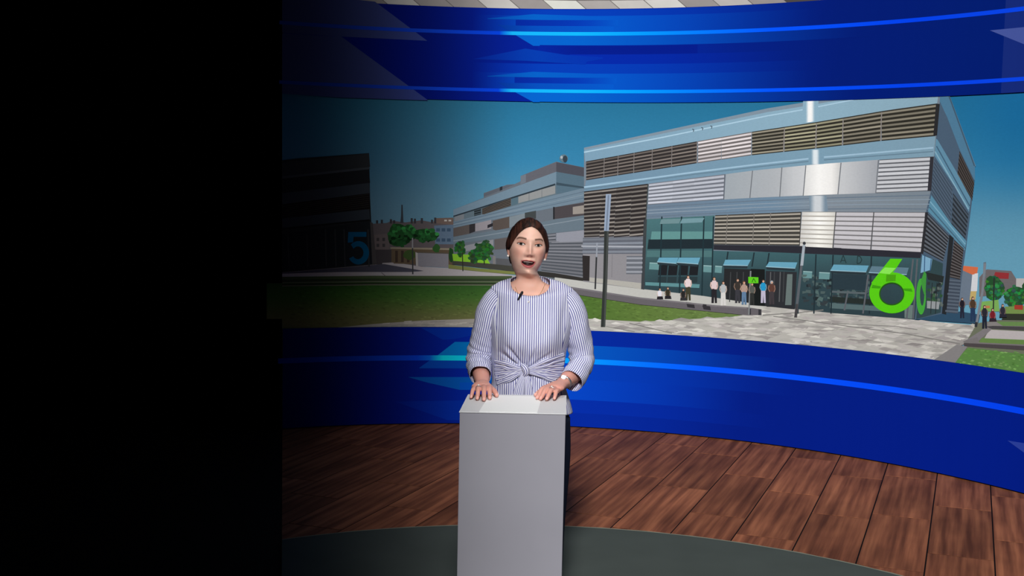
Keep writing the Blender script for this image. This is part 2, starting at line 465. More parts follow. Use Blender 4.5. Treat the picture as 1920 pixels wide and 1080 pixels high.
s.level(1040, 1560, zl(712), zl(682), fade((0, 62, 186), 1100, 1500), 1)
s.level(1040, 1560, zl(750), zl(712), fade((0, 68, 196), 1080, 1420), 1)
s.level(1040, 1500, zl(775), zl(750), fade((0, 44, 168), 1080, 1460), 1)
s.build('streak', lo)
s = Band()
s.poly([(740, 753), (960, 749), (960, 786), (840, 788)], lambda x, y: ramp(x, [(740, (0, 26, 126)), (850, (0, 42, 150))]), 1)
s.build('streak', lo)
s = Band()
s.poly([(790, 615), (960, 614), (850, 636), (830, 637)], (0, 42, 146), 1)
s.build('streak', lo)
c = Band(); c.poly([(1889, 826), (1990, 842), (1990, 900)], (44, 66, 160), 4); c.build('chevron', lo)

# ------------------------------------------------------------------ the picture
SKY = [(170, (36, 110, 146)), (230, (44, 120, 158)), (300, (54, 130, 170)), (390, (90, 148, 176)), (480, (102, 160, 186)), (640, (110, 168, 190))]
SKYL = [(170, (44, 104, 130)), (230, (54, 112, 140)), (300, (66, 118, 146)), (390, (94, 136, 158)), (480, (104, 146, 166)), (640, (110, 150, 170))]
def sky(x, y):
    c = ramp(y, SKY)
    if x < 960:
        t = min(1, (960 - x) / 160); c = tuple(p * (1 - t) + q * t for p, q in zip(c, ramp(y, SKYL)))
    if x > 1700:
        t = min(1, (x - 1700) / 200) * max(0, min(1, (420 - y) / 200)); c = tuple(p * (1 - t) + q * t for p, q in zip(c, (26, 108, 158)))
    return c
p = Print(); p.grid(XL, XR, 150, 760, 95, 24, sky, 0)
pic = p.build('backdrop_picture')
tag(pic, 'wide curved picture of a grey university campus under blue sky behind the presenter', 'picture')

def part(name, label=None, parent=None):
    pr = Print(); pr.name = name; pr.lab = label; pr.par = parent or pic
    return pr
def done(pr):
    o = pr.build(pr.name, pr.par)
    if pr.lab: o['label'] = pr.lab
    return o
def quadlerp(q, u, w):
    TL, TR, BR, BL = q
    a = (TL[0] + (TR[0] - TL[0]) * u, TL[1] + (TR[1] - TL[1]) * u); b = (BL[0] + (BR[0] - BL[0]) * u, BL[1] + (BR[1] - BL[1]) * u)
    return (a[0] + (b[0] - a[0]) * w, a[1] + (b[1] - a[1]) * w)

# far town on the left
p = part('pictured_rooftops', 'row of old town roofs and a thin tower in the picture')
p.poly([(690, 420), (725, 418), (735, 414), (760, 417), (790, 413), (812, 417), (816, 409), (852, 408), (852, 500), (690, 500)], (96, 89, 91), 1)
p.poly([(812, 418), (816, 409), (852, 408), (852, 422)], (113, 96, 89), 2)
p.poly([(814, 423), (852, 421), (852, 458), (816, 458)], (96, 116, 137), 2)
for yy in (428, 447): 
    for xx in (818, 828, 838): p.poly([(xx, yy), (xx + 7, yy), (xx + 7, yy + 6), (xx, yy + 6)], (63, 84, 106), 3)
for xx in (833, 841): p.poly([(xx, 412), (xx + 5, 412), (xx + 5, 415), (xx, 415)], (189, 184, 177), 3)
p.poly([(752.5, 384), (755, 384), (756.5, 418), (750.5, 418), (752, 404)], (60, 65, 72), 3)
for xx, h in ((705, 4), (714, 5), (731, 6), (737, 4), (770, 8), (776, 7), (789, 8), (808, 5), (814, 9)):
    p.poly([(xx, 417 - h), (xx + 4, 417 - h), (xx + 4, 419), (xx, 419)], (60, 60, 65), 3)
p.poly([(700, 440), (730, 438), (730, 468), (700, 470)], (106, 96, 96), 2)
for xx in (706, 717): 
    for yy in (446, 457): p.poly([(xx, yy), (xx + 5, yy), (xx + 5, yy + 6), (xx, yy + 6)], (68, 65, 67), 3)
done(p)
p = part('pictured_pavilion', 'low flat pavilion with a pale wall in the picture')
p.poly([(696, 468), (740, 468), (740, 496), (696, 496)], (67, 63, 65), 3)
p.poly([(734, 466), (850, 468), (850, 498), (734, 494)], (96, 82, 65), 3)
p.poly([(732, 463.5), (852, 465.5), (852, 469), (732, 466.5)], (144, 134, 116), 4)
for xx in (741, 752, 763): p.poly([(xx, 470), (xx + 5, 470), (xx + 5, 492), (xx, 492)], (65, 53, 46), 4)
p.blob(767, 478, 12, 9, (63, 84, 44), 5)
p.poly([(781, 473), (841, 475), (841, 502), (781, 499)], (129, 127, 134), 5)
p.poly([(779, 473), (783, 473), (784, 499), (780, 499)], (168, 165, 163), 6)
p.poly([(781, 472), (841, 474), (841, 476), (781, 474)], (89, 82, 72), 6)
p.blob(818, 466, 7, 8, (49, 89, 44), 6); p.blob(846, 478, 5, 14, (37, 72, 37), 6)
done(p)
p = part('pictured_tree', 'round green trees before the old town in the picture')
for cx, cy, rx, ry in ((748, 441, 21, 22), (797, 441, 24, 12), (768, 436, 10, 14)):
    p.blob(cx, cy, rx, ry, (34, 74, 38), 4, 18, 0.1)
    for _ in range(46):
        a, r = random.uniform(0, 6.28), math.sqrt(random.random())
        y = cy + ry * r * math.sin(a) * 0.95
        g = random.uniform(0.6, 1.5) * (1.25 if y < cy else 0.8)
        p.blob(cx + rx * r * math.cos(a), y, 4.2, 3.4, tuple(v * g for v in (32, 80, 40)), 5, 7, 0.3)
done(p)

# dark building at the far left with the blue five
p = part('pictured_building', 'dark office block at the left edge of the picture')
p.poly([(60, 352), (380, 318), (560, 297), (692, 287), (694, 370), (696, 412), (703, 496), (380, 524), (60, 545)], (40, 43, 46), 7)
def lb(y0a, y0b, y1a, y1b, col, L=8): p.poly([(380, y0a), (692, y0b), (694, y1b), (380, y1a)], col, L)
lb(320, 288, 347, 313, (51, 54, 57)); lb(347, 313, 351, 317, (68, 73, 78)); lb(352, 318, 380, 343, (35, 37, 40))
lb(380, 343, 402, 362, (56, 63, 70)); lb(402, 362, 426, 392, (28, 26, 26)); lb(426, 392, 442, 411, (53, 60, 68)); lb(442, 411, 446, 414, (23, 24, 26))
for i in range(7):
    t = i / 7; p.line([(470, 396 - t * 1 + 24 * t), (692, 364 + 27 * t)], 1.2, (48, 45, 43), 9)
p.poly([(500, 444), (693, 414), (700, 494), (500, 512)], (31, 35, 39), 8)
for xx in (540, 575, 610, 628, 645, 690): p.line([(xx, 430 if xx > 600 else 440), (xx + 2, 500)], 2.5, (51, 54, 56), 9)
p.poly([(694, 416), (699, 418), (706, 494), (698, 496)], (74, 71, 71), 9)
dark_b = done(p)
p = part('pictured_number', 'large blue figure five on the dark glass front', dark_b)
BL5 = (0, 84, 122)
p.poly([(653, 435), (687, 435), (687, 444), (663, 444), (662, 454), (652, 455)], BL5, 10)
pts = [(672 + 20 * math.cos(a), 474 + 22 * math.sin(a)) for a in [math.radians(-135 + 13 * i) for i in range(23)]]
ins = [(671 + 10.5 * math.cos(a), 474 + 12 * math.sin(a)) for a in [math.radians(-140 + 13 * i) for i in range(23)]]
for i in range(22): p.poly([pts[i], pts[i + 1], ins[i + 1], ins[i]], BL5, 10)
done(p)

# ground on the left: forecourt, tram track, lawn
p = part('pictured_forecourt', 'pale concrete forecourt in the picture')
p.poly([(500, 512), (697, 494), (740, 492), (790, 500), (850, 503), (905, 508), (990, 520), (1100, 536), (1100, 548), (960, 532), (500, 534)], (166, 160, 162), 3)
p.poly([(500, 514), (697, 497), (720, 495), (795, 508), (770, 510), (640, 510)], (72, 72, 84), 4)
p.line([(715, 511), (722, 517)], 1.2, (110, 106, 108), 4)
done(p)
p = part('pictured_hedge_lawn', 'strip of bright lawn and dark hedge in the picture')
p.poly([(848, 476), (910, 479), (920, 496), (850, 491)], (128, 186, 50), 15.2)
p.poly([(848, 489), (915, 494), (990, 502), (990, 512), (848, 496)], (66, 66, 60), 15.5)
p.poly([(841, 496), (900, 503), (990, 512), (990, 517), (900, 509), (841, 503)], (120, 126, 70), 15.5)
done(p)
def textured(p, region, n, cols, w, h, L):
    xs = [a for a, b in region]; ys = [b for a, b in region]
    k = 0
    while k < n:
        x, y = random.uniform(min(xs), max(xs)), random.uniform(min(ys), max(ys))
        if not inside((x, y), region): k += 0.3; continue
        c = cols(x, y) if callable(cols) else random.choice(cols); g = random.uniform(0.86, 1.14)
        ww, hh = random.uniform(*w), random.uniform(*h); sk = random.uniform(-0.15, 0.35) * ww * 0.3
        p.poly([(x - ww, y - sk * .3), (x - ww * .2, y - hh), (x + ww, y + sk * .3), (x + ww * .2, y + hh)], tuple(min(255, v * g) for v in c), L); k += 1
p = part('pictured_lawn', 'broad lawn with tram rails in the picture')
lawn_l = [(60, 522), (560, 520), (960, 520), (1000, 528), (1090, 545), (1090, 598), (900, 598), (790, 601), (700, 608), (600, 617), (60, 640)]
LG = lambda x, y: ramp(y, [(528, (44, 82, 36)), (556, (62, 98, 42)), (580, (88, 102, 54)), (604, (108, 106, 68))])
p.poly(lawn_l, lambda x, y: LG(x, y), 4)
p.grid(500, 960, 531, 598, 30, 8, LG, 5)
textured(p, [(540, 533), (960, 533), (960, 596), (790, 599), (700, 606), (600, 612), (540, 612)], 700, lambda x, y: LG(x, y), (2, 6), (0.7, 1.8), 6)
for y0, c_, w_ in ((519, (70, 84, 56), 5), (524, (52, 62, 44), 4), (527.5, (98, 104, 84), 2), (531, (48, 58, 40), 3), (533.5, (112, 112, 96), 1.5)):
    p.line([(500, y0 + 3), (700, y0 + 0.5), (960, y0 - 1 + 2)], w_, c_, 7)
lawn_r = [(1060, 538), (1100, 553), (1200, 570), (1300, 580), (1345, 585), (1400, 592), (1370, 594), (1300, 599), (1200, 604), (1100, 598), (1060, 596)]
RG = lambda x, y: ramp(x, [(1060, (74, 108, 44)), (1200, (94, 120, 58)), (1400, (106, 128, 74))])
p.poly(lawn_r, RG, 5)
textured(p, lawn_r, 420, RG, (2, 6), (0.7, 1.8), 6)
done(p)
p = part('pictured_path', 'pale path along the lawn in the picture')
p.poly([(60, 640), (600, 617), (700, 607.5), (790, 601), (900, 597.5), (1100, 597.5), (1200, 603), (1120, 640), (60, 680)], (156, 150, 142), 7)
for i in range(40):
    x = random.uniform(700, 960); y = random.uniform(602, 613); p.poly([(x, y), (x + 14, y - 1), (x + 12, y + 1.5), (x - 2, y + 2)], random.choice([(142, 138, 132), (176, 170, 160), (166, 158, 150)]), 8)
done(p)

# middle building
FASC = (110, 130, 144)
p = part('pictured_building', 'long grey building wing in the middle of the picture')
p.poly([(850, 393), (907, 371), (907, 362), (950, 346.5), (965, 345), (976, 340), (976, 330), (1043, 303), (1100, 315), (1100, 540), (960, 512), (850, 492)], (103, 111, 120), 10)
p.poly([(976, 330), (1043, 304), (1043, 322), (976, 346)], (98, 99, 107), 11)
p.poly([(976, 330), (986, 327), (986, 342), (976, 346)], (112, 120, 130), 12)
p.poly([(1043, 304), (1100, 315), (1100, 333), (1043, 322)], (77, 77, 85), 11)
p.poly([(907, 363), (950, 347), (965, 346), (938, 357), (907, 369)], (93, 98, 107), 11)
p.poly([(937, 351), (942, 349), (942, 356), (937, 358)], (47, 51, 56), 12)
p.poly([(850, 393), (1043, 322), (1043, 345), (850, 405)], (114, 137, 153), 11)
p.poly([(1043, 322), (1100, 332), (1100, 354), (1043, 364)], (86, 110, 125), 11)
p.poly([(1043, 342), (1100, 351), (1100, 354), (1043, 347)], (61, 79, 91), 12)
p.poly([(850, 405), (1043, 345), (1043, 365), (850, 416)], (98, 115, 125), 11)
p.poly([(850, 404.5), (958, 370), (1041, 344), (1041, 347), (958, 373), (850, 407)], (45, 56, 64), 13)
p.poly([(852, 406), (870, 401), (870, 411), (852, 415)], (124, 130, 136), 12)
p.slats([(889, 393), (902, 389), (902, 402), (889, 405)], 3, (79, 92, 100), (35, 41, 44), 0.4, 12)
p.slats([(904, 391), (958, 370), (958, 386), (904, 403)], 5, (98, 89, 81), (49, 46, 44), 0.4, 12, 0.2)
p.poly([(959, 370), (971, 367), (971, 382), (959, 386)], (84, 108, 120), 12)
p.poly([(972, 367), (1041, 348), (1041, 363), (972, 381)], (144, 146, 146), 12)
for xx in (992, 1016): p.line([(xx, 362 - (xx - 992) * .27), (xx, 376 - (xx - 992) * .26)], 1, (112, 118, 122), 13)
p.poly([(850, 416), (1043, 365), (1100, 351), (1100, 377), (850, 427)], (112, 132, 147), 12)
for t in (0.25, 0.5, 0.75): p.line([(850, 416 + 10 * t), (1100, 352 + 24 * t)], 1.1, (93, 111, 127) if t != .5 else (132, 149, 161), 13)
p.poly([(850, 428), (880, 421), (880, 438), (850, 444)], (91, 84, 81), 13)
p.poly([(880, 421), (891, 419), (891, 434), (880, 438)], (51, 49, 52), 13)
p.poly([(891, 419), (921, 412), (921, 429), (891, 434)], (149, 144, 149), 13)
p.poly([(914, 422), (924, 418), (924, 424), (914, 428)], (44, 44, 49), 14)
p.poly([(924, 414), (955, 406), (955, 427), (930, 432), (924, 430)], (88, 79, 74), 13)
p.poly([(984, 399), (1005, 395), (1005, 410), (984, 412)], (65, 70, 71), 13)
p.poly([(955, 407), (984, 400), (984, 420), (955, 427)], (123, 134, 141), 13)
p.poly([(1037, 389), (1100, 379), (1100, 403), (1037, 411)], (75, 70, 73), 13)
p.poly([(1074, 388), (1100, 384), (1100, 400), (1074, 402)], (151, 144, 137), 14)
p.poly([(1037, 388), (1040, 388), (1040, 411), (1037, 411)], (40, 41, 45), 14)
p.poly([(850, 444), (955, 428), (1037, 412), (1100, 403), (1100, 430), (1037, 437), (955, 444), (850, 458)], (103, 118, 129), 13)
p.line([(850, 452), (1100, 409)], 1.6, (132, 144, 154), 14)
p.poly([(870, 461), (925, 449), (925, 462), (870, 472)], (140, 141, 146), 14)
p.poly([(927, 449), (958, 444), (958, 466), (927, 468)], (95, 89, 88), 14)
p.poly([(1043, 437), (1100, 431), (1100, 452), (1043, 454)], (144, 146, 156), 14)
p.slats([(1015, 452), (1100, 449), (1100, 524), (1015, 512)], 11, (123, 125, 132), (80, 84, 91), 0.55, 13, 0.1)
p.slats([(1015, 440), (1042, 437), (1042, 455), (1015, 456)], 3, (123, 125, 132), (80, 84, 91), 0.55, 14, 0.1)
p.poly([(930, 484), (985, 488), (985, 506), (930, 500)], (88, 89, 93), 14)
p.poly([(924, 480), (929, 480), (929, 502), (924, 502)], (123, 120, 120), 15)
p.poly([(930, 497), (960, 500), (990, 506), (1040, 512), (1100, 522), (1100, 530), (930, 505)], (51, 49, 47), 15)
p.blob(1057, 297, 8, 7.5, (96, 120, 132), 12, 14, 0.03); p.blob(1059.5, 298, 4.5, 6.5, (54, 65, 73), 13, 12, 0.05); p.blob(1053, 295, 2.5, 3, (172, 182, 187), 14, 8, 0.05)
done(p)
p = part('pictured_tree', 'young green trees beside the grey wing in the picture')
for cx, cy, rx, ry in ((907, 470, 18, 20), (890, 480, 10, 12), (862, 465, 9, 15)):
    k = 0.7 if cx == 862 else 1
    p.blob(cx, cy, rx * .8, ry * .85, (33, 72, 35) if k == 1 else (73, 96, 71), 16, 16, 0.2)
    for _ in range(int(46 * k)):
        a, r = random.uniform(0, 6.28), random.random() ** .6
        p.blob(cx + rx * r * math.cos(a), cy + ry * r * math.sin(a), 3.4, 3, tuple(v * random.uniform(.7, 1.3) for v in (40, 89, 42)), 17, 7, 0.35)
p.line([(867, 474), (868, 508)], 1.8, (45, 48, 37), 18); p.line([(908, 486), (908, 496)], 2, (45, 43, 35), 16)
done(p)

# main building with the green six
FB = (134, 166, 186)
p = part('pictured_building', 'large silver university building with louvres in the picture')
roof = [(1095, 277), (1240, 246), (1440, 203), (1520, 190), (1600, 176), (1764, 150)]
p.poly(roof + [(1763, 182), (1755, 260), (1745, 360), (1736, 398), (1727, 475), (1715, 600), (1560, 588), (1440, 574), (1320, 556), (1205, 543), (1095, 528)], (120, 132, 144), 19)
def strip(top, bot, col, L): p.poly(top + bot[::-1], col, L)
t1 = [(1097, 303), (1307, 265), (1410, 247), (1530, 229), (1680, 204), (1757, 194)]
b1 = [(1099, 338), (1307, 306), (1410, 291), (1530, 278.5), (1680, 261), (1754, 255)]
strip(roof, t1, lambda x, y: ramp(x, [(1095, (124, 158, 180)), (1500, (142, 176, 194)), (1760, (140, 172, 188))]), 20)
strip([(1095, 277), (1240, 246), (1440, 203), (1520, 190), (1600, 176)], [(1095, 281), (1240, 251), (1440, 210), (1520, 197), (1600, 183)], (128, 146, 160), 21)
p.line([(1095, 285.5), (1240, 258), (1440, 217), (1510, 205), (1600, 187)], 2.4, (172, 204, 222), 22)
t2 = [(1095, 359), (1215, 344.5), (1360, 326.5), (1410, 320), (1530, 308), (1648, 299.5), (1751, 293)]
strip(b1, t2, lambda x, y: ramp(x, [(1095, (112, 142, 164)), (1500, (124, 158, 178)), (1760, (128, 160, 178))]), 20)
p.line([(1095, 351), (1300, 323), (1410, 309.5), (1530, 296), (1750, 277)], 3, (160, 192, 212), 21)
p.line([(1095, 355), (1300, 327), (1410, 314), (1530, 301), (1750, 284)], 2, (104, 132, 150), 21)
t3 = [(1213, 384), (1357, 374), (1410, 371), (1520, 366), (1640, 362), (1744, 358)]
b3 = [(1211, 410), (1340, 403.5), (1400, 400.5), (1500, 397), (1600, 396), (1738, 398)]
strip(t3, b3, lambda x, y: ramp(x, [(1210, (108, 126, 144)), (1450, (112, 138, 160)), (1540, (132, 142, 152)), (1740, (124, 136, 146))]), 20)
for k in (0.2, 0.4, 0.62, 0.85):
    p.line([(a[0], a[1] + (b[1] - a[1]) * k) for a, b in zip(t3, b3)], 1.6, random.choice([(96, 112, 128), (140, 156, 170), (104, 120, 136)]), 21)
p.poly([(1358, 374), (1410, 371), (1520, 366), (1644, 362), (1648, 299.5), (1530, 308), (1410, 320), (1361, 326.5)], lambda x, y: ramp(x, [(1360, (160, 168, 174)), (1460, (176, 180, 184)), (1500, (206, 208, 210)), (1580, (200, 202, 204)), (1646, (164, 168, 174))]), 22)
p.poly([(1511, 310), (1575, 305), (1571, 364), (1506, 367)], lambda x, y: ramp(x, [(1508, (222, 222, 220)), (1540, (255, 254, 250)), (1556, (250, 248, 244)), (1575, (206, 206, 204))]), 23)
for a, b in (((1411, 320), (1406, 371)), ((1466, 314), (1462, 369)), ((1511, 310), (1506, 367)), ((1577, 305), (1571, 364)), ((1647, 300), (1642, 362))): p.line([a, b], 1.8, (112, 116, 122), 24)
for xx, yy in ((1299, 242), (1316, 239), (1333, 236)): p.line([(xx - 1, yy), (xx + 2, yy + 1), (xx + 1, yy + 5)], 1.6, (76, 92, 104), 23)
# sun glint running down the facade
GLI = lambda c, w, hi, lo_: (lambda x, y: ramp(abs(x - c), [(0, hi), (w * .4, hi), (w, lo_)]))
for i in range(12):
    x0, x1 = 1504 + i * 2.4, 1506.4 + i * 2.4; p.poly([(x0 + 2, 186), (x1 + 2, 185.5), (x1, 229 - (x1 - 1518) * .15), (x0, 229 - (x0 - 1518) * .15)], GLI(1519, 8, (250, 250, 248), (142, 176, 194)), 23)
for i in range(12):
    x0, x1 = 1516 + i * 2.4, 1518.4 + i * 2.4; p.poly([(x0, 281), (x1, 280.6), (x1, 308), (x0, 308)], GLI(1529, 7.5, (226, 234, 238), (124, 158, 178)), 23)
for i in range(14):
    x0, x1 = 1516 + i * 2.4, 1518.4 + i * 2.4; p.poly([(x0, 367), (x1, 367), (x1 + 3, 397), (x0 + 3, 397)], GLI(1533, 14, (206, 212, 216), (122, 142, 158)), 23)
main = done(p)

p = part('louvre_screen', 'rows of horizontal louvres on the silver facade', main)
dk, lt = (50, 46, 46), (118, 110, 104)
def seg(top, bot, xa, xb):
    ya = ramp(xa, [(q[0], (q[1],)) for q in top])[0]; yb = ramp(xb, [(q[0], (q[1],)) for q in top])[0]
    yc = ramp(xb, [(q[0], (q[1],)) for q in bot])[0]; yd = ramp(xa, [(q[0], (q[1],)) for q in bot])[0]
    return [(xa, ya), (xb, yb), (xb - 1, yc), (xa - (0 if xa < 1100 else 0), yd)]
for a, b in ((1099, 1133), (1133, 1159), (1159, 1189), (1189, 1223), (1223, 1260), (1260, 1307)):
    p.slats(seg(t1, b1, a, b), 6, lt, dk, 0.42, 23, 0.15)
    p.line([(b, seg(t1, b1, a, b)[1][1]), (b - 1, seg(t1, b1, a, b)[2][1])], 1.3, (124, 118, 116), 25)
for a, b in ((1309, 1353), (1353, 1409)): p.slats(seg(t1, b1, a, b), 6, (224, 216, 216), (112, 106, 106), 0.5, 23, 0.1)
for a, b in ((1410, 1471), (1471, 1531), (1531, 1581), (1581, 1653), (1653, 1755)):
    col = (158, 154, 128) if a in (1471, 1531) else (142, 136, 120)
    p.slats(seg(t1, b1, a, b), 7, col, (48, 46, 40), 0.46, 23, 0.14)
    if b < 1700: p.line([(b, seg(t1, b1, a, b)[1][1] + 2), (b - 2, seg(t1, b1, a, b)[2][1])], 1.8, (140, 134, 130), 25)
    else: p.poly([(1755, 194), (1762, 195), (1757, 254), (1750, 254)], (44, 44, 46), 25)
for a, b in ((1095, 1129), (1129, 1156), (1156, 1185), (1185, 1215)):
    y0 = 359 - (a - 1095) * .121; y1 = 359 - (b - 1095) * .121
    p.slats([(a, y0), (b, y1), (b - 5, 442 + (1215 - b) * .02), (a - 5 * (a > 1100), 445)], 12, (132, 126, 120), (48, 44, 44), 0.40, 23, 0.15)
p.line([(1215, 345), (1209, 443)], 2, (66, 72, 72), 25)
for a, b in ((1217, 1262), (1262, 1302), (1302, 1358)):
    f1 = lambda x: 344 - (x - 1217) * .123; f2 = lambda x: 384 - (x - 1217) * .072
    p.slats([(a, f1(a)), (b, f1(b)), (b - 2, f2(b)), (a - 2, f2(a))], 6, (190, 194, 204), (114, 118, 128), 0.56, 23, 0.06)
p.line([(1359, 327), (1357, 374)], 1.6, (96, 100, 108), 25)
p.slats([(1649, 299.5), (1746, 294), (1741, 358), (1643, 362)], 8, (202, 204, 208), (96, 98, 104), 0.66, 23, 0.05)
p.poly([(1744, 294), (1751, 294), (1746, 358), (1739, 358)], (52, 52, 58), 25)
for a, b in ((1341, 1364), (1364, 1414), (1414, 1445), (1445, 1502)):
    f1 = lambda x: 403.5 - (x - 1341) * .04; f2 = lambda x: 458.5 + (x - 1341) * .012
    p.slats([(a, f1(a)), (b, f1(b)), (b - 3, f2(b)), (a - 3, f2(a))], 8, (172, 166, 154), (66, 64, 60), 0.4, 23, 0.08)
    p.line([(b, f1(b)), (b - 3, f2(b))], 1.6, (120, 116, 110) if b < 1500 else (70, 68, 66), 25)
for a, b, c_ in ((1504, 1567, 0), (1568, 1638, 1), (1639, 1735, 1)):
    f1 = lambda x: 397 + (x - 1504) * .004; f2 = lambda x: 463 + (x - 1500) * .046
    col = (lambda x, y: ramp(x, [(1500, (208, 206, 202)), (1534, (255, 254, 246)), (1548, (252, 250, 240)), (1568, (214, 212, 206))])) if c_ == 0 else (198, 196, 200)
    p.slats([(a, f1(a)), (b, f1(b)), (b - 6, f2(b)), (a - 5, f2(a))], 8, col, (122, 120, 122) if c_ else (176, 172, 164), 0.72, 23, 0.03)
    p.line([(b + .5, f1(b)), (b - 5.5, f2(b))], 2, (84, 84, 86), 25)
p.poly([(1735, 398), (1740, 398), (1731, 476), (1726, 475)], (48, 48, 52), 26)
done(p)

p = part('pictured_glass_front', 'teal glass ground floor with dark frames in the picture', main)
GL = (66, 104, 108)
p.poly([(1211, 411), (1340, 404), (1336, 470), (1500, 474), (1727, 484), (1715, 599), (1560, 587), (1440, 573), (1320, 555), (1205, 542)], lambda x, y: ramp(y, [(405, (76, 116, 120)), (470, (64, 100, 106)), (520, (52, 74, 80)), (600, (46, 64, 70))]), 22)
p.poly([(1338, 459), (1500, 461), (1728, 473), (1726, 484), (1500, 475), (1338, 468)], (46, 46, 54), 24)
p.poly([(1222, 434), (1336, 434), (1336, 448), (1220, 449)], (98, 146, 144), 23)
p.poly([(1216, 449), (1337, 448), (1336, 466), (1214, 467)], (34, 46, 52), 23)
p.poly([(1213, 470), (1336, 470), (1335, 482), (1212, 482)], (78, 116, 118), 23)
for xx in (1241, 1278, 1320, 1338): p.line([(xx, 406), (xx - 4, 545 + (xx - 1241) * .12)], 2.6, (34, 52, 58), 25)
p.poly([(1207, 412), (1213, 411), (1208, 543), (1202, 542)], (62, 66, 70), 25)
p.poly([(1240, 411), (1277, 410), (1273, 419), (1237, 420)], (110, 142, 146), 26); p.poly([(1279, 410), (1321, 408.5), (1316, 417), (1275, 419)], (116, 152, 160), 26)
for x0, x1, y0 in ((1218, 1236, 492), (1319, 1336, 497), (1341, 1354, 498), (1506, 1523, 508), (1536, 1556, 510)):
    p.poly([(x0, y0), (x1, y0 + 1), (x1 - 1, y0 + 14), (x0 - 1, y0 + 13)], (104, 146, 148), 24); p.line([(x0, y0 + 1), (x1, y0 + 2)], 1.4, (158, 190, 190), 25)
for a, b in ((1236, 1252), (1254, 1271), (1274, 1291), (1294, 1310)): p.poly([(a, 497), (b, 497), (b - 2, 516), (a - 2, 516)], (32, 34, 38), 24)
for a, b in ((1236, 1252), (1254, 1271), (1274, 1291), (1294, 1310)): p.poly([(a - 2, 519), (b - 2, 519), (b - 3, 530), (a - 3, 530)], (44, 58, 62), 24)
p.poly([(1210, 529), (1312, 533), (1311, 540), (1210, 535)], (94, 142, 146), 24)
p.poly([(1358, 503), (1408, 505), (1405, 568), (1356, 560)], (40, 42, 44), 24)
p.poly([(1408, 504), (1434, 505), (1434, 574), (1406, 572)], (26, 30, 30), 24)
p.poly([(1436, 508), (1494, 510), (1490, 580), (1434, 574)], (46, 48, 52), 24)
for xx in (1370, 1382, 1394, 1445, 1452, 1463, 1470): p.line([(xx, 510), (xx - 2, 566)], 1.8, (96, 98, 100) if xx % 2 else (66, 68, 70), 25)
p.poly([(1476, 514), (1486, 514), (1484, 572), (1472, 572)], (104, 118, 116), 25)
for xx in (1365, 1414, 1442, 1500, 1530, 1562, 1634): p.line([(xx, 472 + (xx - 1365) * .03), (xx - 4, 500 if xx < 1450 else 588)], 2.6, (36, 50, 56), 25)
for i in range(150):
    x = random.uniform(1500, 1635); y = random.uniform(512, 570 + (x - 1500) * .07)
    p.poly([(x, y), (x + random.uniform(3, 12), y + .5), (x + random.uniform(3, 10), y + random.uniform(3, 9)), (x, y + 5)], random.choice([(44, 58, 62), (60, 80, 84), (78, 96, 96), (36, 44, 48), (84, 108, 106), (54, 62, 66)]), 24)
p.poly([(1560, 513), (1626, 516), (1622, 544), (1558, 542)], (44, 60, 68), 25)
p.poly([(1560, 545), (1625, 548), (1625, 552), (1560, 549)], (88, 100, 104), 26)
p.poly([(1556, 556), (1650, 562), (1650, 572), (1556, 566)], (40, 48, 46), 25); p.poly([(1556, 568), (1660, 575), (1660, 584), (1556, 578)], (88, 110, 112), 25)
for a, b in (((1712, 486), (1700, 598)), ((1720, 486), (1712, 598)), ((1628, 515), (1618, 588)), ((1590, 545), (1583, 582))): p.line([a, b], 3, (94, 98, 104), 26)
p.poly([(1696, 572), (1712, 572), (1710, 598), (1696, 596)], (108, 126, 122), 26)
done(p)
AW = (104, 164, 188)
for q in ([(1236, 483), (1272, 483), (1268, 494), (1232, 491)], [(1273, 483), (1313, 483), (1309, 495), (1269, 492)], [(1360, 487), (1408, 487), (1402, 498), (1356, 497)], [(1442, 491), (1495, 492), (1491, 503), (1436, 500)], [(1563, 496), (1629, 498), (1624, 510), (1557, 507)], [(1634, 499), (1704, 502), (1700, 515), (1629, 511)]):
    p = part('awning', None, main)
    p.poly(q, AW if q[0][0] < 1630 else (96, 126, 140), 27); p.line([q[3], q[2]], 1.5, (150, 190, 204), 28)
    p.poly([(q[3][0], q[3][1] + 1), (q[2][0], q[2][1] + 1), (q[2][0] - 1, q[2][1] + 5), (q[3][0] + 2, q[3][1] + 5)], (44, 56, 62), 26)
    done(p)
p = part('lettering', 'dark grey letter A on the glass front', main)
LT = (40, 58, 60)
p.line([(1576, 492), (1581, 478.5), (1586.5, 493)], 1.5, LT, 27); p.line([(1578, 488), (1585, 488.5)], 1.3, LT, 27)
done(p); p = part('lettering', 'dark grey letter D on the glass front', main)
p.line([(1607, 494), (1608, 479.5), (1613, 481), (1616, 487), (1613, 493), (1607, 494)], 1.5, LT, 27)
done(p)
p = part('pictured_wall', 'grey lower wall with a dark doorway in the picture', main)
p.poly([(1093, 445), (1206, 442), (1203, 542), (1093, 528)], (142, 140, 144), 22)
p.slats([(1093, 446), (1207, 443), (1206, 476), (1092, 476)], 4, (126, 132, 142), (98, 102, 112), 0.5, 23, 0.08)
p.line([(1090, 461.5), (1206, 462.5)], 3, (168, 172, 180), 25)
p.poly([(1092, 479), (1106, 480), (1105, 527), (1093, 526)], (48, 44, 44), 24)
p.slats([(1175, 480), (1205, 480), (1204, 514), (1174, 514)], 4, (150, 154, 162), (104, 108, 116), 0.45, 24)
p.poly([(1105, 520), (1204, 531), (1203, 542), (1105, 528)], (176, 174, 166), 24)
p.line([(1148, 477), (1147, 520)], 1, (122, 120, 124), 24)
done(p)
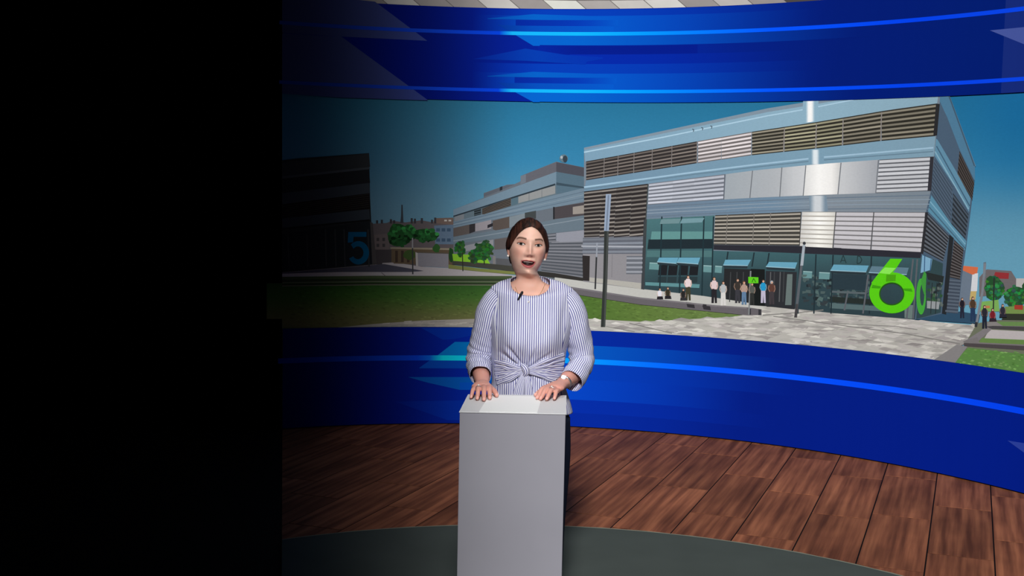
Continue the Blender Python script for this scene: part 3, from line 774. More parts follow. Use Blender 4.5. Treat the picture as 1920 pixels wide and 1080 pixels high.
# side face of the main building
p = part('pictured_side_face', 'shaded right side of the silver building in the picture', main)
p.poly([(1763, 182), (1762, 160), (1773, 160), (1781, 182), (1828, 312), (1828, 322), (1822, 380), (1812, 460), (1803, 522), (1796, 590), (1770, 588), (1715, 600), (1727, 475), (1736, 398), (1745, 360), (1755, 260)], (76, 96, 116), 20)
p.poly([(1763, 170), (1775, 165), (1781, 182), (1828, 312), (1828, 340), (1800, 282), (1776, 220), (1762, 190)], (80, 124, 152), 21)
p.line([(1774, 165), (1827, 311)], 2.5, (66, 92, 112), 22); p.line([(1781, 182), (1829, 312)], 1.5, (100, 130, 150), 22)
p.poly([(1755, 260), (1758, 262), (1795, 325), (1820, 372), (1817, 398), (1790, 350), (1752, 292)], (98, 142, 166), 22)
p.line([(1756, 274), (1818, 386)], 2, (66, 96, 118), 23); p.line([(1753, 284), (1816, 392)], 2.4, (134, 174, 192), 23)
p.slats([(1752, 298), (1786, 350), (1783, 420), (1746, 362)], 9, (84, 100, 118), (64, 78, 92), 0.5, 22)
p.slats([(1787, 362), (1816, 402), (1810, 448), (1784, 420)], 6, (76, 88, 100), (44, 50, 56), 0.5, 22)
p.slats([(1799, 283), (1827, 342), (1823, 376), (1795, 328)], 6, (84, 76, 72), (44, 42, 42), 0.45, 22)
p.poly([(1746, 366), (1784, 420), (1812, 452), (1809, 470), (1782, 440), (1740, 396)], (92, 142, 166), 23)
p.line([(1744, 378), (1810, 458)], 2.2, (124, 172, 194), 24); p.line([(1742, 388), (1810, 466)], 2, (70, 104, 124), 24)
p.slats([(1739, 400), (1780, 443), (1768, 490), (1730, 470)], 9, (98, 104, 112), (42, 44, 48), 0.5, 23)
p.poly([(1780, 440), (1788, 446), (1774, 590), (1766, 588)], (40, 44, 48), 24)
p.slats([(1789, 450), (1807, 466), (1800, 524), (1780, 520)], 12, (96, 92, 92), (48, 44, 44), 0.45, 23)
p.slats([(1780, 522), (1802, 524), (1796, 588), (1772, 586)], 10, (92, 104, 118), (66, 76, 90), 0.5, 23)
p.poly([(1728, 478), (1732, 478), (1768, 494), (1764, 586), (1718, 598)], (52, 74, 78), 22)
p.poly([(1729, 478), (1748, 486), (1745, 506), (1726, 512)], (126, 172, 200), 23); p.line([(1734, 478), (1733, 512)], 1.6, (50, 84, 120), 24); p.line([(1746, 486), (1744, 508)], 1.6, (50, 84, 120), 24)
p.poly([(1736, 510), (1770, 518), (1768, 530), (1740, 524)], (42, 48, 48), 24)
for i in range(40):
    x = random.uniform(1738, 1764); y = random.uniform(526, 572); p.poly([(x, y), (x + 5, y + 1), (x + 4, y + 6), (x - 1, y + 5)], random.choice([(48, 84, 56), (66, 96, 70), (52, 60, 62), (96, 108, 104), (40, 48, 50)]), 24)
p.poly([(1738, 564), (1762, 566), (1760, 580), (1738, 578)], (150, 156, 158), 25)
for xx in (1748, 1757): p.line([(xx, 530), (xx - 3, 588)], 1.4, (40, 46, 48), 26)
done(p)
p = part('pictured_number', 'large bright green figure six on the glass entrance', main)
GN, GN2, GN3 = (90, 208, 22), (64, 160, 20), (140, 236, 88)
N6 = 40
oo = [(1672.5 + 42.5 * math.cos(2 * math.pi * i / N6), 549 + 38.5 * math.sin(2 * math.pi * i / N6)) for i in range(N6)]
ii = [(1672 + 22.5 * math.cos(2 * math.pi * i / N6), 551 + 20.5 * math.sin(2 * math.pi * i / N6)) for i in range(N6)]
for i in range(N6): p.poly([oo[i], oo[(i + 1) % N6], ii[(i + 1) % N6], ii[i]], GN, 29)
for i in range(N6): p.line([ii[i], ii[(i + 1) % N6]], 2.4, (40, 92, 24), 30)
p.poly([(1669.5, 485), (1692, 485.5), (1681, 502), (1671, 515), (1665, 526), (1636, 536), (1634, 530), (1648, 512)], GN, 30)
p.poly([(1659, 501.5), (1680, 502.5), (1668, 514), (1648, 512)], GN3, 31)
p.poly([(1662, 515), (1680, 515), (1679, 527), (1661, 528)], (74, 164, 18), 31)
p.poly([(1636, 534), (1652, 537), (1650, 541), (1634, 540)], GN2, 31); p.poly([(1692, 541), (1709, 541), (1711, 547), (1696, 545)], GN2, 31)
done(p)
p = part('pictured_number', 'narrow green figure six seen edge-on round the corner', main)
oo = [(1727 + 9 * math.cos(2 * math.pi * i / 24), 556 + 34 * math.sin(2 * math.pi * i / 24)) for i in range(24)]
ii = [(1729 + 4 * math.cos(2 * math.pi * i / 24), 553 + 20 * math.sin(2 * math.pi * i / 24)) for i in range(24)]
for i in range(24): p.poly([oo[i], oo[(i + 1) % 24], ii[(i + 1) % 24], ii[i]], (70, 168, 62), 29)
p.poly([(1733, 508), (1737, 514), (1735, 560), (1729, 540), (1727, 526)], (66, 152, 62), 30)
done(p)

# ground on the right
pave = [(1090, 598), (1200, 603.5), (1375, 594), (1405, 588), (1430, 575), (1500, 577), (1600, 586), (1715, 600), (1840, 611), (1852, 613), (1752, 676), (1700, 700), (1090, 660)]
p = part('pictured_paving', 'pale grey paved plaza in the picture')
p.poly([(1040, 520), (1205, 542), (1320, 555), (1440, 573), (1430, 580), (1340, 573), (1200, 558), (1040, 536)], (190, 190, 184), 20)
p.poly(pave, (182, 180, 173), 20)
textured(p, pave, 1100, [(172, 168, 164), (192, 190, 183), (176, 173, 168), (197, 195, 187), (164, 159, 156), (188, 186, 179), (182, 178, 174)], (8, 22), (1.6, 4.2), 21)
for pts, w_ in (([(1180, 606), (1260, 625)], 1.6), ([(1136, 612), (1190, 622)], 1.2), ([(1430, 591), (1500, 586), (1545, 581)], 1.8), ([(1450, 593), (1510, 601), (1600, 613), (1700, 626), (1800, 645)], 1.6), ([(1560, 606), (1680, 612), (1720, 618)], 1.2)): p.line(pts, w_, (128, 126, 122), 22)
p.poly([(1715, 599), (1768, 588), (1800, 584), (1838, 590), (1834, 607), (1760, 602)], (50, 80, 104), 22)
done(p)
p = part('pictured_low_wall', 'low grey seating wall in front of the building in the picture')
p.poly([(1060, 536), (1200, 557.5), (1340, 572), (1400, 576), (1428, 580), (1428, 591), (1400, 591), (1340, 585), (1200, 571), (1060, 549)], (102, 98, 102), 24)
p.poly([(1060, 536), (1200, 557.5), (1340, 572), (1400, 576), (1400, 579), (1340, 575), (1200, 560.5), (1060, 539)], (120, 116, 120), 25)
for xx, y in ((1286, 566), (1316, 570)): p.poly([(xx, y), (xx + 15, y + 2), (xx + 17, y + 12), (xx + 3, y + 10)], (52, 50, 54), 25)
for xx, y in ((1403, 579), (1422, 580)): p.poly([(xx, y), (xx + 5, y), (xx + 5, y + 11), (xx, y + 11)], (54, 54, 58), 26)
done(p)
p = part('pictured_town', 'orange roofed houses and trees at the right edge of the picture')
p.poly([(1802, 505), (1823, 515), (1824, 570), (1798, 574)], (110, 124, 140), 6)
p.poly([(1803, 498), (1834, 501), (1832, 513), (1823, 515), (1803, 506)], (214, 112, 74), 7)
p.poly([(1823, 514), (1834, 512), (1832, 546), (1820, 548)], (214, 216, 220), 7); p.poly([(1820, 546), (1831, 546), (1829, 562), (1818, 562)], (196, 172, 110), 7)
p.poly([(1836, 520), (1850, 505), (1896, 508), (1906, 524), (1905, 550), (1836, 556)], (112, 106, 108), 6)
p.poly([(1866, 510), (1892, 512), (1891, 523), (1862, 522)], (150, 52, 56), 7); p.poly([(1905, 522), (2000, 522), (2000, 545), (1905, 548)], (190, 186, 184), 6)
p.poly([(1844, 492), (1849, 491), (1848, 520), (1843, 520)], (104, 120, 130), 8)
for cx, cy, rx, ry in ((1864, 540, 18, 22), (1903, 556, 22, 20), (1935, 545, 20, 26), (1980, 540, 30, 30), (2060, 545, 40, 26)):
    p.blob(cx, cy, rx, ry, (40, 82, 48), 8, 16, 0.15)
    for _ in range(40):
        a, r = random.uniform(0, 6.28), random.random() ** .6
        p.blob(cx + rx * r * math.cos(a), cy + ry * r * math.sin(a), 3.5, 3, tuple(v * random.uniform(.7, 1.45) for v in (46, 104, 58)), 9, 7, 0.3)
p.poly([(1838, 566), (1872, 562), (1874, 584), (1838, 584)], (126, 176, 92), 10); p.poly([(1846, 573), (1856, 573), (1856, 578), (1846, 578)], (190, 130, 80), 11)
p.poly([(1884, 575), (1990, 570), (2200, 575), (2200, 604), (1884, 600)], (120, 148, 80), 10); p.poly([(1902, 572), (1918, 572), (1918, 581), (1902, 580)], (168, 62, 50), 11)
p.poly([(1882, 588), (2200, 592), (2200, 612), (1876, 606)], (52, 56, 46), 11)
p.line([(1847, 494), (1842, 548), (1830, 612)], 4.5, (126, 132, 140), 23); p.line([(1831, 604), (1829.5, 613)], 5, (52, 54, 58), 24)
p.line([(1864, 520), (1862, 600)], 2.4, (44, 48, 46), 12)
done(p)
p = part('pictured_terraces', 'grass terraces with grey kerbs at the right edge of the picture')
p.poly([(1832, 606), (1870, 600), (2300, 606), (2300, 760), (1780, 700), (1812, 640)], (110, 116, 96), 22)
p.poly([(1848, 604), (2300, 622), (2300, 640), (1848, 616)], (74, 72, 74), 23); p.poly([(1848, 604), (1868, 603), (2300, 616), (2300, 622), (1862, 611), (1850, 612)], (136, 132, 130), 24)
p.poly([(1868, 603), (2300, 610), (2300, 617), (1880, 611)], (106, 140, 82), 25)
p.poly([(1850, 613), (1860, 617), (1834, 640), (1808, 640)], (128, 124, 126), 25)
p.poly([(1855, 618), (2300, 640), (2300, 662), (1845, 636)], (188, 182, 182), 24)
p.poly([(1840, 634), (2300, 652), (2300, 672), (1836, 642)], (104, 136, 74), 26)
p.poly([(1806, 640), (1832, 632), (1836, 642), (2300, 664), (2300, 672), (1812, 645)], (122, 118, 118), 27); p.poly([(1807, 643), (2300, 668), (2300, 682), (1808, 649)], (78, 72, 74), 28)
p.poly([(1794, 646), (1814, 650), (1788, 684), (1740, 690), (1752, 674)], (134, 132, 132), 26)
lw = [(1815, 652), (1920, 664), (2300, 690), (2300, 760), (1780, 700), (1790, 676)]
p.poly(lw, (92, 136, 70), 25); textured(p, [(1815, 653), (2000, 668), (2000, 712), (1785, 690)], 260, [(96, 146, 70), (118, 162, 88), (84, 132, 62), (128, 166, 98)], (2, 5), (0.8, 2), 26)
done(p)
# lamp posts
p = part('pictured_lamp_post', 'tall lamp post with a pale head beside the lawn in the picture')
p.poly([(1136, 364), (1146, 364), (1141.5, 433), (1132.5, 433)], (150, 166, 188), 31); p.poly([(1139.5, 366), (1142.5, 366), (1138.5, 432), (1135.5, 432)], (118, 132, 152), 32)
p.poly([(1133, 433), (1141.5, 433), (1139, 520), (1135, 613), (1126.5, 613), (1131, 520)], (50, 54, 52), 31)
p.poly([(1138, 433), (1141.5, 433), (1135, 613), (1132, 613)], (72, 76, 74), 32)
done(p)
p = part('pictured_lamp_post', 'slim grey lamp post on the plaza in the picture')
p.poly([(1505, 459), (1510, 459), (1506, 498), (1500.5, 498)], (166, 176, 184), 31); p.blob(1508, 456, 3, 3, (60, 62, 66), 32, 10, 0)
p.poly([(1500.5, 497), (1505, 497), (1494.5, 595), (1489, 595)], (92, 98, 104), 31); p.poly([(1492, 570), (1496.5, 570), (1494.5, 595), (1489, 595)], (70, 68, 70), 32)
done(p)
p = part('pictured_lamp_post', 'thin dark lamp post by the grey lower wall in the picture')
p.line([(1119.5, 455), (1118.5, 482)], 2.6, (150, 156, 166), 27); p.line([(1118.5, 480), (1116, 542)], 3, (52, 54, 56), 27)
done(p); p = part('pictured_lamp_post', 'thin lamp post before the pale pavilion wall in the picture')
p.line([(773.5, 446), (773.5, 466)], 2.4, (140, 140, 142), 12); p.line([(773.5, 465), (774, 514)], 2.4, (56, 58, 60), 12)
done(p); p = part('pictured_lamp_post', 'thin pale mast beside the green sign in the picture')
p.line([(1407.5, 508), (1404, 590)], 2.6, (128, 132, 134), 30); 
done(p)
# little people in front of the entrance
def fig(x, y, h, top, low, skin=(206, 164, 140), hair=(70, 52, 42), seated=False, lab=None):
    p = part('pictured_person', lab)
    w = h * 0.115
    p.blob(x, y + h * .07, h * .062, h * .072, hair, 31, 9, .05); p.blob(x + .4, y + h * .085, h * .045, h * .05, skin, 32, 8, .05)
    p.poly([(x - w * .55, y + h * .14), (x + w * .55, y + h * .14), (x + w, y + h * .24), (x + w * .8, y + h * .48), (x - w * .8, y + h * .48), (x - w, y + h * .24)], top, 31)
    p.line([(x - w * 1.0, y + h * .2), (x - w * 1.25, y + h * .34), (x - w * .7, y + h * .47)], h * .036, tuple((a_ + b_) / 2 for a_, b_ in zip(skin, top)), 32)
    p.line([(x + w * 1.0, y + h * .2), (x + w * 1.2, y + h * .36), (x + w * .8, y + h * .48)], h * .036, tuple((a_ + b_) / 2 for a_, b_ in zip(skin, top)), 32)
    if seated:
        p.poly([(x - w * 1.2, y + h * .46), (x + w * 1.4, y + h * .46), (x + w * 1.7, y + h * .62), (x - w * 1.4, y + h * .62)], low, 32)
    else:
        p.poly([(x - w * .8, y + h * .46), (x + w * .1, y + h * .46), (x - w * .1, y + h), (x - w * .9, y + h)], low, 31)
        p.poly([(x - w * .1, y + h * .46), (x + w * .8, y + h * .46), (x + w * .95, y + h), (x + w * .25, y + h)], low, 31)
    done(p)
K = (40, 38, 42)
fig(1237, 540, 34, (222, 222, 230), K, seated=True, lab='seated person in white on the low wall in the picture')
fig(1252, 538, 36, (56, 52, 40), K, seated=True, lab='seated person in dark clothes on the low wall in the picture')
fig(1290, 516, 47, (228, 210, 210), (66, 64, 48), skin=(214, 172, 150), lab='person in a light top walking past in the picture')
fig(1281, 541, 36, (40, 40, 40), (50, 50, 52), seated=True, lab='seated person in black on the low wall in the picture')
fig(1339, 519, 49, (220, 200, 200), K, lab='person in a pale top and black trousers in the picture')
fig(1356, 527, 46, (178, 184, 186), (214, 212, 208), lab='person in pale clothes walking in the picture')
fig(1383, 522, 46, (60, 54, 50), (60, 60, 66), lab='person in dark clothes by the glass doors in the picture')
fig(1395, 527, 44, (176, 150, 136), (96, 126, 156), hair=(130, 86, 58), lab='long haired person in jeans in the picture')
fig(1410, 530, 42, (90, 92, 86), (50, 52, 50), lab='person in grey behind the green sign in the picture')
fig(1431, 524, 44, (38, 150, 200), (190, 186, 206), lab='person in a bright blue shirt in the picture')
fig(1447, 526, 45, (92, 62, 54), (66, 60, 64), hair=(170, 176, 188), lab='person in a brown top with a pale cap in the picture')
fig(1804, 558, 38, (36, 34, 44), (40, 44, 60), lab='person in black at the corner of the building in the picture')
fig(1824, 556, 46, (78, 60, 46), (40, 60, 90), lab='person in a brown jacket at the corner in the picture')
fig(1861, 578, 40, (122, 36, 44), (50, 40, 50), seated=True, lab='seated person in dark red at the right in the picture')
fig(1846, 572, 44, (44, 44, 52), (36, 40, 54), lab='person in dark blue beside the slanted post in the picture')
fig(1880, 570, 40, (48, 48, 58), (44, 44, 56), seated=True, lab='seated person in black at the far right in the picture')
p = part('pictured_sign', 'small bright green sign by the entrance in the picture')
p.poly([(1403, 519), (1422, 520), (1422, 531), (1403, 531)], (96, 204, 34), 33); p.line([(1410, 529), (1413, 522), (1417, 529)], 1.4, (40, 110, 24), 34)
done(p)

# ------------------------------------------------------------------ podium with a sheet of paper
def prism(pts, z0, z1):
    k = len(pts); v = [(p[0], p[1], z0) for p in pts] + [(p[0], p[1], z1) for p in pts]
    return v, [tuple(range(k))[::-1], tuple(range(k, 2 * k))] + [(i, (i + 1) % k, k + (i + 1) % k, k + i) for i in range(k)]
def bevelled(name, v, f, mat, parent, w=0.003):
    bm = bmesh.new(); vs = [bm.verts.new(p) for p in v]
    for q in f: bm.faces.new([vs[i] for i in q])
    bmesh.ops.recalc_face_normals(bm, faces=bm.faces)
    bmesh.ops.bevel(bm, geom=list(bm.edges), offset=w, segments=2, affect='EDGES')
    return from_bm(name, bm, mat, parent)
PZ = 1.05
FL, FR_ = Vector((-0.1647, 3.954)), Vector((0.1853, 3.954)); BL_, BR_ = Vector((-0.148, 4.292)), Vector((0.2008, 4.312))
M_POD = material('grey_laminate', (158, 156, 165), 0.55, 0.25, nodes=speckle(0.07, 2.2, 3, (1, 1, 1)))
M_PTOP = material('lit_laminate', (226, 226, 227), 0.5, 0.25)  # podium laminate again, coloured lighter for the light falling on its top
pod = empty('podium', (0.02, 4.12, 0))
tag(pod, 'tall plain grey podium in front of the presenter', 'podium')
def rel(pts): return [(p[0] - 0.02, p[1] - 4.12) for p in pts]
sh = lambda p, k: (p[0] + (0.018 - p[0]) * k, p[1] + (4.13 - p[1]) * k)
th = 0.018
# body panels: front, back, two sides
corners = [sh(FL, 0.012), sh(FR_, 0.012), sh(BR_, 0.012), sh(BL_, 0.012)]
inner = [sh(p, 0.11) for p in corners]
for nm, i, j in (('front_panel', 0, 1), ('side_panel', 1, 2), ('back_panel', 2, 3), ('side_panel', 3, 0)):
    v, f = prism(rel([corners[i], corners[j], inner[j], inner[i]]), 0.0, PZ - 0.003)
    bevelled(nm, v, f, M_POD, pod, 0.0015)
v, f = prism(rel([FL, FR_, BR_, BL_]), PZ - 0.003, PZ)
tag(bevelled('top_panel', v, f, M_PTOP, pod, 0.0008), 'top panel, lightened as if lit from above')
q = [G(898, 773.0, PZ), G(1007.5, 775.0, PZ), G(1016, 744, PZ), G(918, 741.5, PZ)]
q[0].y = max(q[0].y, 3.957); q[1].y = max(q[1].y, 3.957)
v, f = prism([(p.x, p.y) for p in q], PZ + 0.0002, PZ + 0.0016)
tag(link('paper_sheet', mesh('paper_sheet', v, f), material('white_paper', (250, 250, 249), 0.8, 0.1)), 'white sheet of paper lying on top of the podium', 'paper')

# ------------------------------------------------------------------ presenter
def interp(tab, z):
    """piecewise smooth table lookup, tab sorted by first column (descending or ascending)"""
    t = sorted(tab)
    if z <= t[0][0]: return t[0][1:]
    if z >= t[-1][0]: return t[-1][1:]
    for i in range(len(t) - 1):
        a, b = t[i], t[i + 1]
        if a[0] <= z <= b[0]:
            u = (z - a[0]) / (b[0] - a[0]); p0 = t[max(0, i - 1)]; p3 = t[min(len(t) - 1, i + 2)]
            res = []
            for k in range(1, len(a)):
                m0 = (b[k] - p0[k]) / (b[0] - p0[0]) * (b[0] - a[0]) if b[0] != p0[0] else 0
                m1 = (p3[k] - a[k]) / (p3[0] - a[0]) * (b[0] - a[0]) if p3[0] != a[0] else 0
                u2, u3 = u * u, u * u * u
                res.append((2 * u3 - 3 * u2 + 1) * a[k] + (u3 - 2 * u2 + u) * m0 + (-2 * u3 + 3 * u2) * b[k] + (u3 - u2) * m1)
            return tuple(res)
def g(x, s): return math.exp(-(x * x) / (2 * s * s))
def sst(a, b, x):
    t = max(0.0, min(1.0, (x - a) / (b - a))); return t * t * (3 - 2 * t)

class Mesh:
    def __init__(s): s.v = []; s.f = []; s.c = []; s.uv = []
    def rings(s, rings, closed=True, cap0=False, cap1=False, col=(220, 170, 150), uvs=None):
        """rings: list of lists of points with equal length"""
        base = len(s.v); n = len(rings[0])
        for ri, r in enumerate(rings):
            for pi, p in enumerate(r):
                s.v.append(Vector(p)); s.c.append(lin(col(p) if callable(col) else col))
                s.uv.append(uvs[ri][pi] if uvs else (0, 0))
        for i in range(len(rings) - 1):
            for k in range(n if closed else n - 1):
                a = base + i * n + k; b = base + i * n + (k + 1) % n
                s.f.append((a, b, b + n, a + n))
        if cap0: s.f.append(tuple(base + k for k in range(n))[::-1])
        if cap1: s.f.append(tuple(base + (len(rings) - 1) * n + k for k in range(n)))
        return base
    def add(s, v, f, c):
        b = len(s.v)
        for p in v: s.v.append(Vector(p)); s.c.append(lin(c)); s.uv.append((0, 0))
        for q in f: s.f.append(tuple(b + i for i in q))
    def build(s, name, mat, parent=None, origin=None, smooth=True):
        o0 = Vector(origin) if origin else Vector((0, 0, 0))
        me = mesh(name, [p - o0 for p in s.v], s.f)
        ca = me.color_attributes.new('Col', 'FLOAT_COLOR', 'POINT'); ca.data.foreach_set('color', [x for c in s.c for x in c])
        ul = me.uv_layers.new(name='UVMap')
        for l in me.loops: ul.data[l.index].uv = s.uv[l.vertex_index]
        bm = bmesh.new(); bm.from_mesh(me); bmesh.ops.recalc_face_normals(bm, faces=bm.faces); bm.to_mesh(me); bm.free()
        return link(name, me, mat, parent, smooth)
def frame(d, hint):
    d = d.normalized(); x = hint.cross(d)
    if x.length < 1e-5: x = Vector((1, 0, 0)).cross(d)
    x.normalize(); y = d.cross(x); return x, y
def catmull(pts, n):
    """pts: list of tuples (Vector, extra...) -> n samples per span"""
    out_ = []
    for i in range(len(pts) - 1):
        p0, p1, p2, p3 = pts[max(0, i - 1)], pts[i], pts[i + 1], pts[min(len(pts) - 1, i + 2)]
        for k in range(n):
            u = k / n
            def cm(a, b, c, d): return 0.5 * ((2 * b) + (c - a) * u + (2 * a - 5 * b + 4 * c - d) * u * u + (3 * b - a - 3 * c + d) * u ** 3)
            out_.append(tuple(cm(p0[j], p1[j], p2[j], p3[j]) for j in range(len(p1))))
    out_.append(pts[-1]); return out_
def tube(m, path, N=16, n=4, hint=Vector((0, 0, 1)), col=(220, 170, 150), uvpitch=False, wob=None, cap=True):
    """path entries: (Vector, rx, ry) ; rx across hint x dir, ry the other"""
    s = catmull(path, n); rings, uvs = [], []; L = 0
    for i, (p, rx, ry) in enumerate(s):
        a = s[max(0, i - 1)][0]; b = s[min(len(s) - 1, i + 1)][0]
        x, y = frame(b - a, hint)
        if i: L += (p - s[i - 1][0]).length
        r, u = [], []
        for k in range(N):
            t = 2 * math.pi * k / N; w_ = wob(i / len(s), t, L) if wob else 0
            r.append(p + x * (rx + w_) * math.cos(t) + y * (ry + w_) * math.sin(t)); u.append((abs(k / N - 0.5) * 2 * math.pi * max(q[1] for q in path), L))
        rings.append(r); uvs.append(u)
    if cap:
        e = s[-1][0]; d = (e - s[-2][0]).normalized()
        for q, sc_ in ((0.45, 0.86), (0.8, 0.55), (0.95, 0.2)):
            rr = (s[-1][1] + s[-1][2]) / 2
            rings.append([e + d * rr * q + (p - e) * sc_ for p in rings[len(s) - 1]]); uvs.append(uvs[-1])
    m.rings(rings, True, True, True, col, uvs)
def remeshed(m, voxel, smooth=2):
    me = mesh('tmp', m.v, m.f); bm = bmesh.new(); bm.from_mesh(me); bmesh.ops.recalc_face_normals(bm, faces=bm.faces); bm.to_mesh(me); bm.free()
    o = bpy.data.objects.new('tmp', me); COL.objects.link(o)
    r = o.modifiers.new('r', 'REMESH'); r.mode = 'VOXEL'; r.voxel_size = voxel
    sm = o.modifiers.new('s', 'SMOOTH'); sm.iterations = smooth; sm.factor = 0.5
    bpy.context.view_layer.update()
    ev = o.evaluated_get(bpy.context.evaluated_depsgraph_get()); r2 = bpy.data.meshes.new_from_object(ev)
    v = [p.co.copy() for p in r2.vertices]; f = [tuple(q.vertices) for q in r2.polygons]
    bpy.data.objects.remove(o); bpy.data.meshes.remove(me); bpy.data.meshes.remove(r2)
    return v, f

YB = 4.50                                             # depth of the body's middle
HC = W(989.5, 459, 4.535)                              # head centre, between the eyes, middle of the skull
HROT = Matrix.Rotation(math.radians(5), 3, 'Z') @ Matrix.Rotation(math.radians(4.2), 3, 'Y') @ Matrix.Rotation(math.radians(-3), 3, 'X')
def H(p):
    p = Vector(p)
    # the neck base stays with the torso, the head turns
    k = sst(-0.19, -0.10, p.z)
    return HC + (p * (1 - k) + (HROT @ p) * k) + Vector((.015 * (1 - sst(-.128, -.088, p.z)), 0, 0))
HEAD = [(.0985, .004, -.006, .010), (.0955, .016, -.024, .034), (.088, .029, -.046, .060), (.074, .0425, -.068, .084), (.05, .0560, -.085, .098), (.02, .0655, -.0905, .102), (0, .0695, -.0895, .100), (-.02, .0680, -.0885, .095),
        (-.04, .0640, -.0880, .085), (-.065, .0572, -.0880, .072), (-.085, .0490, -.0865, .064), (-.1, .0440, -.083, .060), (-.109, .0450, -.074, .060), (-.115, .0455, -.056, .060), (-.122, .0465, -.042, .060), (-.131, .0500, -.037, .062),
        (-.140, .064, -.037, .066), (-.153, .088, -.042, .070), (-.17, .112, -.052, .074), (-.2, .128, -.062, .078), (-.25, .14, -.075, .085)]
NOSE = [(.020, .001, .007), (.010, .003, .0065), (0, .0085, .0056), (-.012, .015, .0058), (-.024, .0225, .0064), (-.031, .0265, .0074), (-.036, .0255, .0082), (-.041, .013, .0094), (-.046, .002, .010)]
def mouth_open(x, z):
    """signed: >0 inside the open mouth"""
    x = x + 0.001
    if abs(x) > .0225: return -1
    u = x / .0225; top_ = -.0605 + .0015 * (1 - u * u) - .002 * u * u ; bot = -.0655 - .0105 * (1 - u * u) ** .6
    return min(top_ - z, z - bot)
def face_disp(x, z):
    d = 0.0
    if -.047 < z < .021:
        a, s_ = interp(NOSE, z); d += a * g(x, s_)
    for sd in (-1, 1):
        d += .0075 * g(x - sd * .0125, .0046) * g(z + .037, .0052)            # nostril wings
        d -= .0095 * g(x - sd * .032, .0135) * g(z - .0005, .0085)             # eye sockets
        d += .0030 * g(x - sd * .030, .016) * g(z - .020, .006)               # brow ridge
        d += .0060 * g(x - sd * .040, .015) * g(z + .028, .014)               # cheek bone
        d -= .0022 * g(x - sd * .030, .004) * g(z + .060, .018)               # smile fold
    d += .0055 * g(x, .022) * g(z + .070, .020)
    d += .0042 * g(x, .015) * g(z + .0575, .0032) + .0062 * g(x, .014) * g(z + .0815, .0048)   # lips
    d -= .0035 * g(x, .013) * g(z + .0905, .004)
    d += .0065 * g(x, .014) * g(z + .103, .009)                               # chin
    mo = mouth_open(x, z)
    d -= .016 * sst(-.0006, .0022, mo)
    return d
def head_pt(phi, z, off=0.0, feat=True):
    w, yf, yb = interp(HEAD, z)
    cy = .012
    s_, c_ = math.sin(phi), math.cos(phi)
    x = (w + off) * s_
    if c_ > 0: x *= 1 - .30 * c_ * sst(-.045, -.1, z) * (1 - sst(-.112, -.125, z))
    if c_ > 0:
        y = cy - (cy - yf + off) * (c_ ** (0.82 + .13 * sst(-.055, -.105, z)))
        if feat: y -= face_disp(x, z) * sst(0.12, 0.45, c_)
    else: y = cy - (yb - cy + off) * c_
    return Vector((x, y, z))
SKIN = (238, 192, 172)
def skin_col(x, z, front):
    c = list(SKIN)
    def blend(q, k):
        for i in range(3): c[i] = c[i] * (1 - k) + q[i] * k
    if front:
        for sd in (-1, 1):
            blend((216, 146, 128), .55 * g(x - sd * .042, .016) * g(z + .032, .016))
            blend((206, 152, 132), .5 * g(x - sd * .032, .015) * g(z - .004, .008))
            blend((120, 70, 62), .8 * g(x - sd * .0065, .0032) * g(z + .0425, .0022))     # nostrils
            bx = abs(x); bz = .0185 + .004 * g(bx - .036, .012) - max(0, bx - .042) * .45      # eyebrow
            if .013 < bx < .053 and x * sd > 0: blend((84, 56, 44), .95 * g(z - bz, .0022) * sst(.013, .018, bx) * (1 - sst(.044, .053, bx)))
        blend((206, 140, 122), .4 * g(x, .012) * g(z + .034, .010))
        xx = x + .001; u = xx / .0262
        if abs(u) < 1:
            ut = -.0545 - .004 * u * u - .0022 * g(xx, .003); ub = -.0655 - .0205 * (1 - u * u) ** .65
            if ub < z < ut: blend((192, 98, 100), .95 * sst(0, .0016, min(ut - z, z - ub)))
        mo = mouth_open(x, z)
        if mo > 0: blend((44, 12, 14), sst(0, .0012, mo))
    if z < -.105: blend((216, 164, 144), .8)  # neck skin coloured darker to stand for the shade below the chin
    return tuple(c)
body = Mesh()
NP = 132
phis = []
for k in range(NP):
    u = k / NP * 2 - 1                                    # denser towards the face
    phis.append(math.pi * (0.62 * u + 0.38 * u ** 3))
zs = []
z = .0985
while z > -.25:
    zs.append(z); z -= .0016 if -.112 < z < .05 else .004
rings, cols = [], []
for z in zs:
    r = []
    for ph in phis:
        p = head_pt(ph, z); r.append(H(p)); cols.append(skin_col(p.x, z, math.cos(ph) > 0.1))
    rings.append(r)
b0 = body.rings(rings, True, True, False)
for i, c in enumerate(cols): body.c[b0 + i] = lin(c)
# ears
for sd in (-1, 1):
    rr = []
    for j in range(13):
        t = j / 12; zz = .012 - .056 * t; wid = .013 * math.sin(math.pi * (0.06 + .88 * t)) ** .6 * (1.05 - .35 * t)
        cxx = Vector((sd * ((.0665 if sd < 0 else .0715) + .004 * math.sin(math.pi * t) - .004 * t), .010, zz - (.004 if sd > 0 else 0))); r = []
        for k in range(14):
            a = 2 * math.pi * k / 14
            r.append(H(cxx + Vector((sd * (.0055 * math.cos(a) + .005 * math.sin(a)), wid * math.sin(a), 0))))
        rr.append(r)
    body.rings(rr, True, True, True, (214, 156, 138))
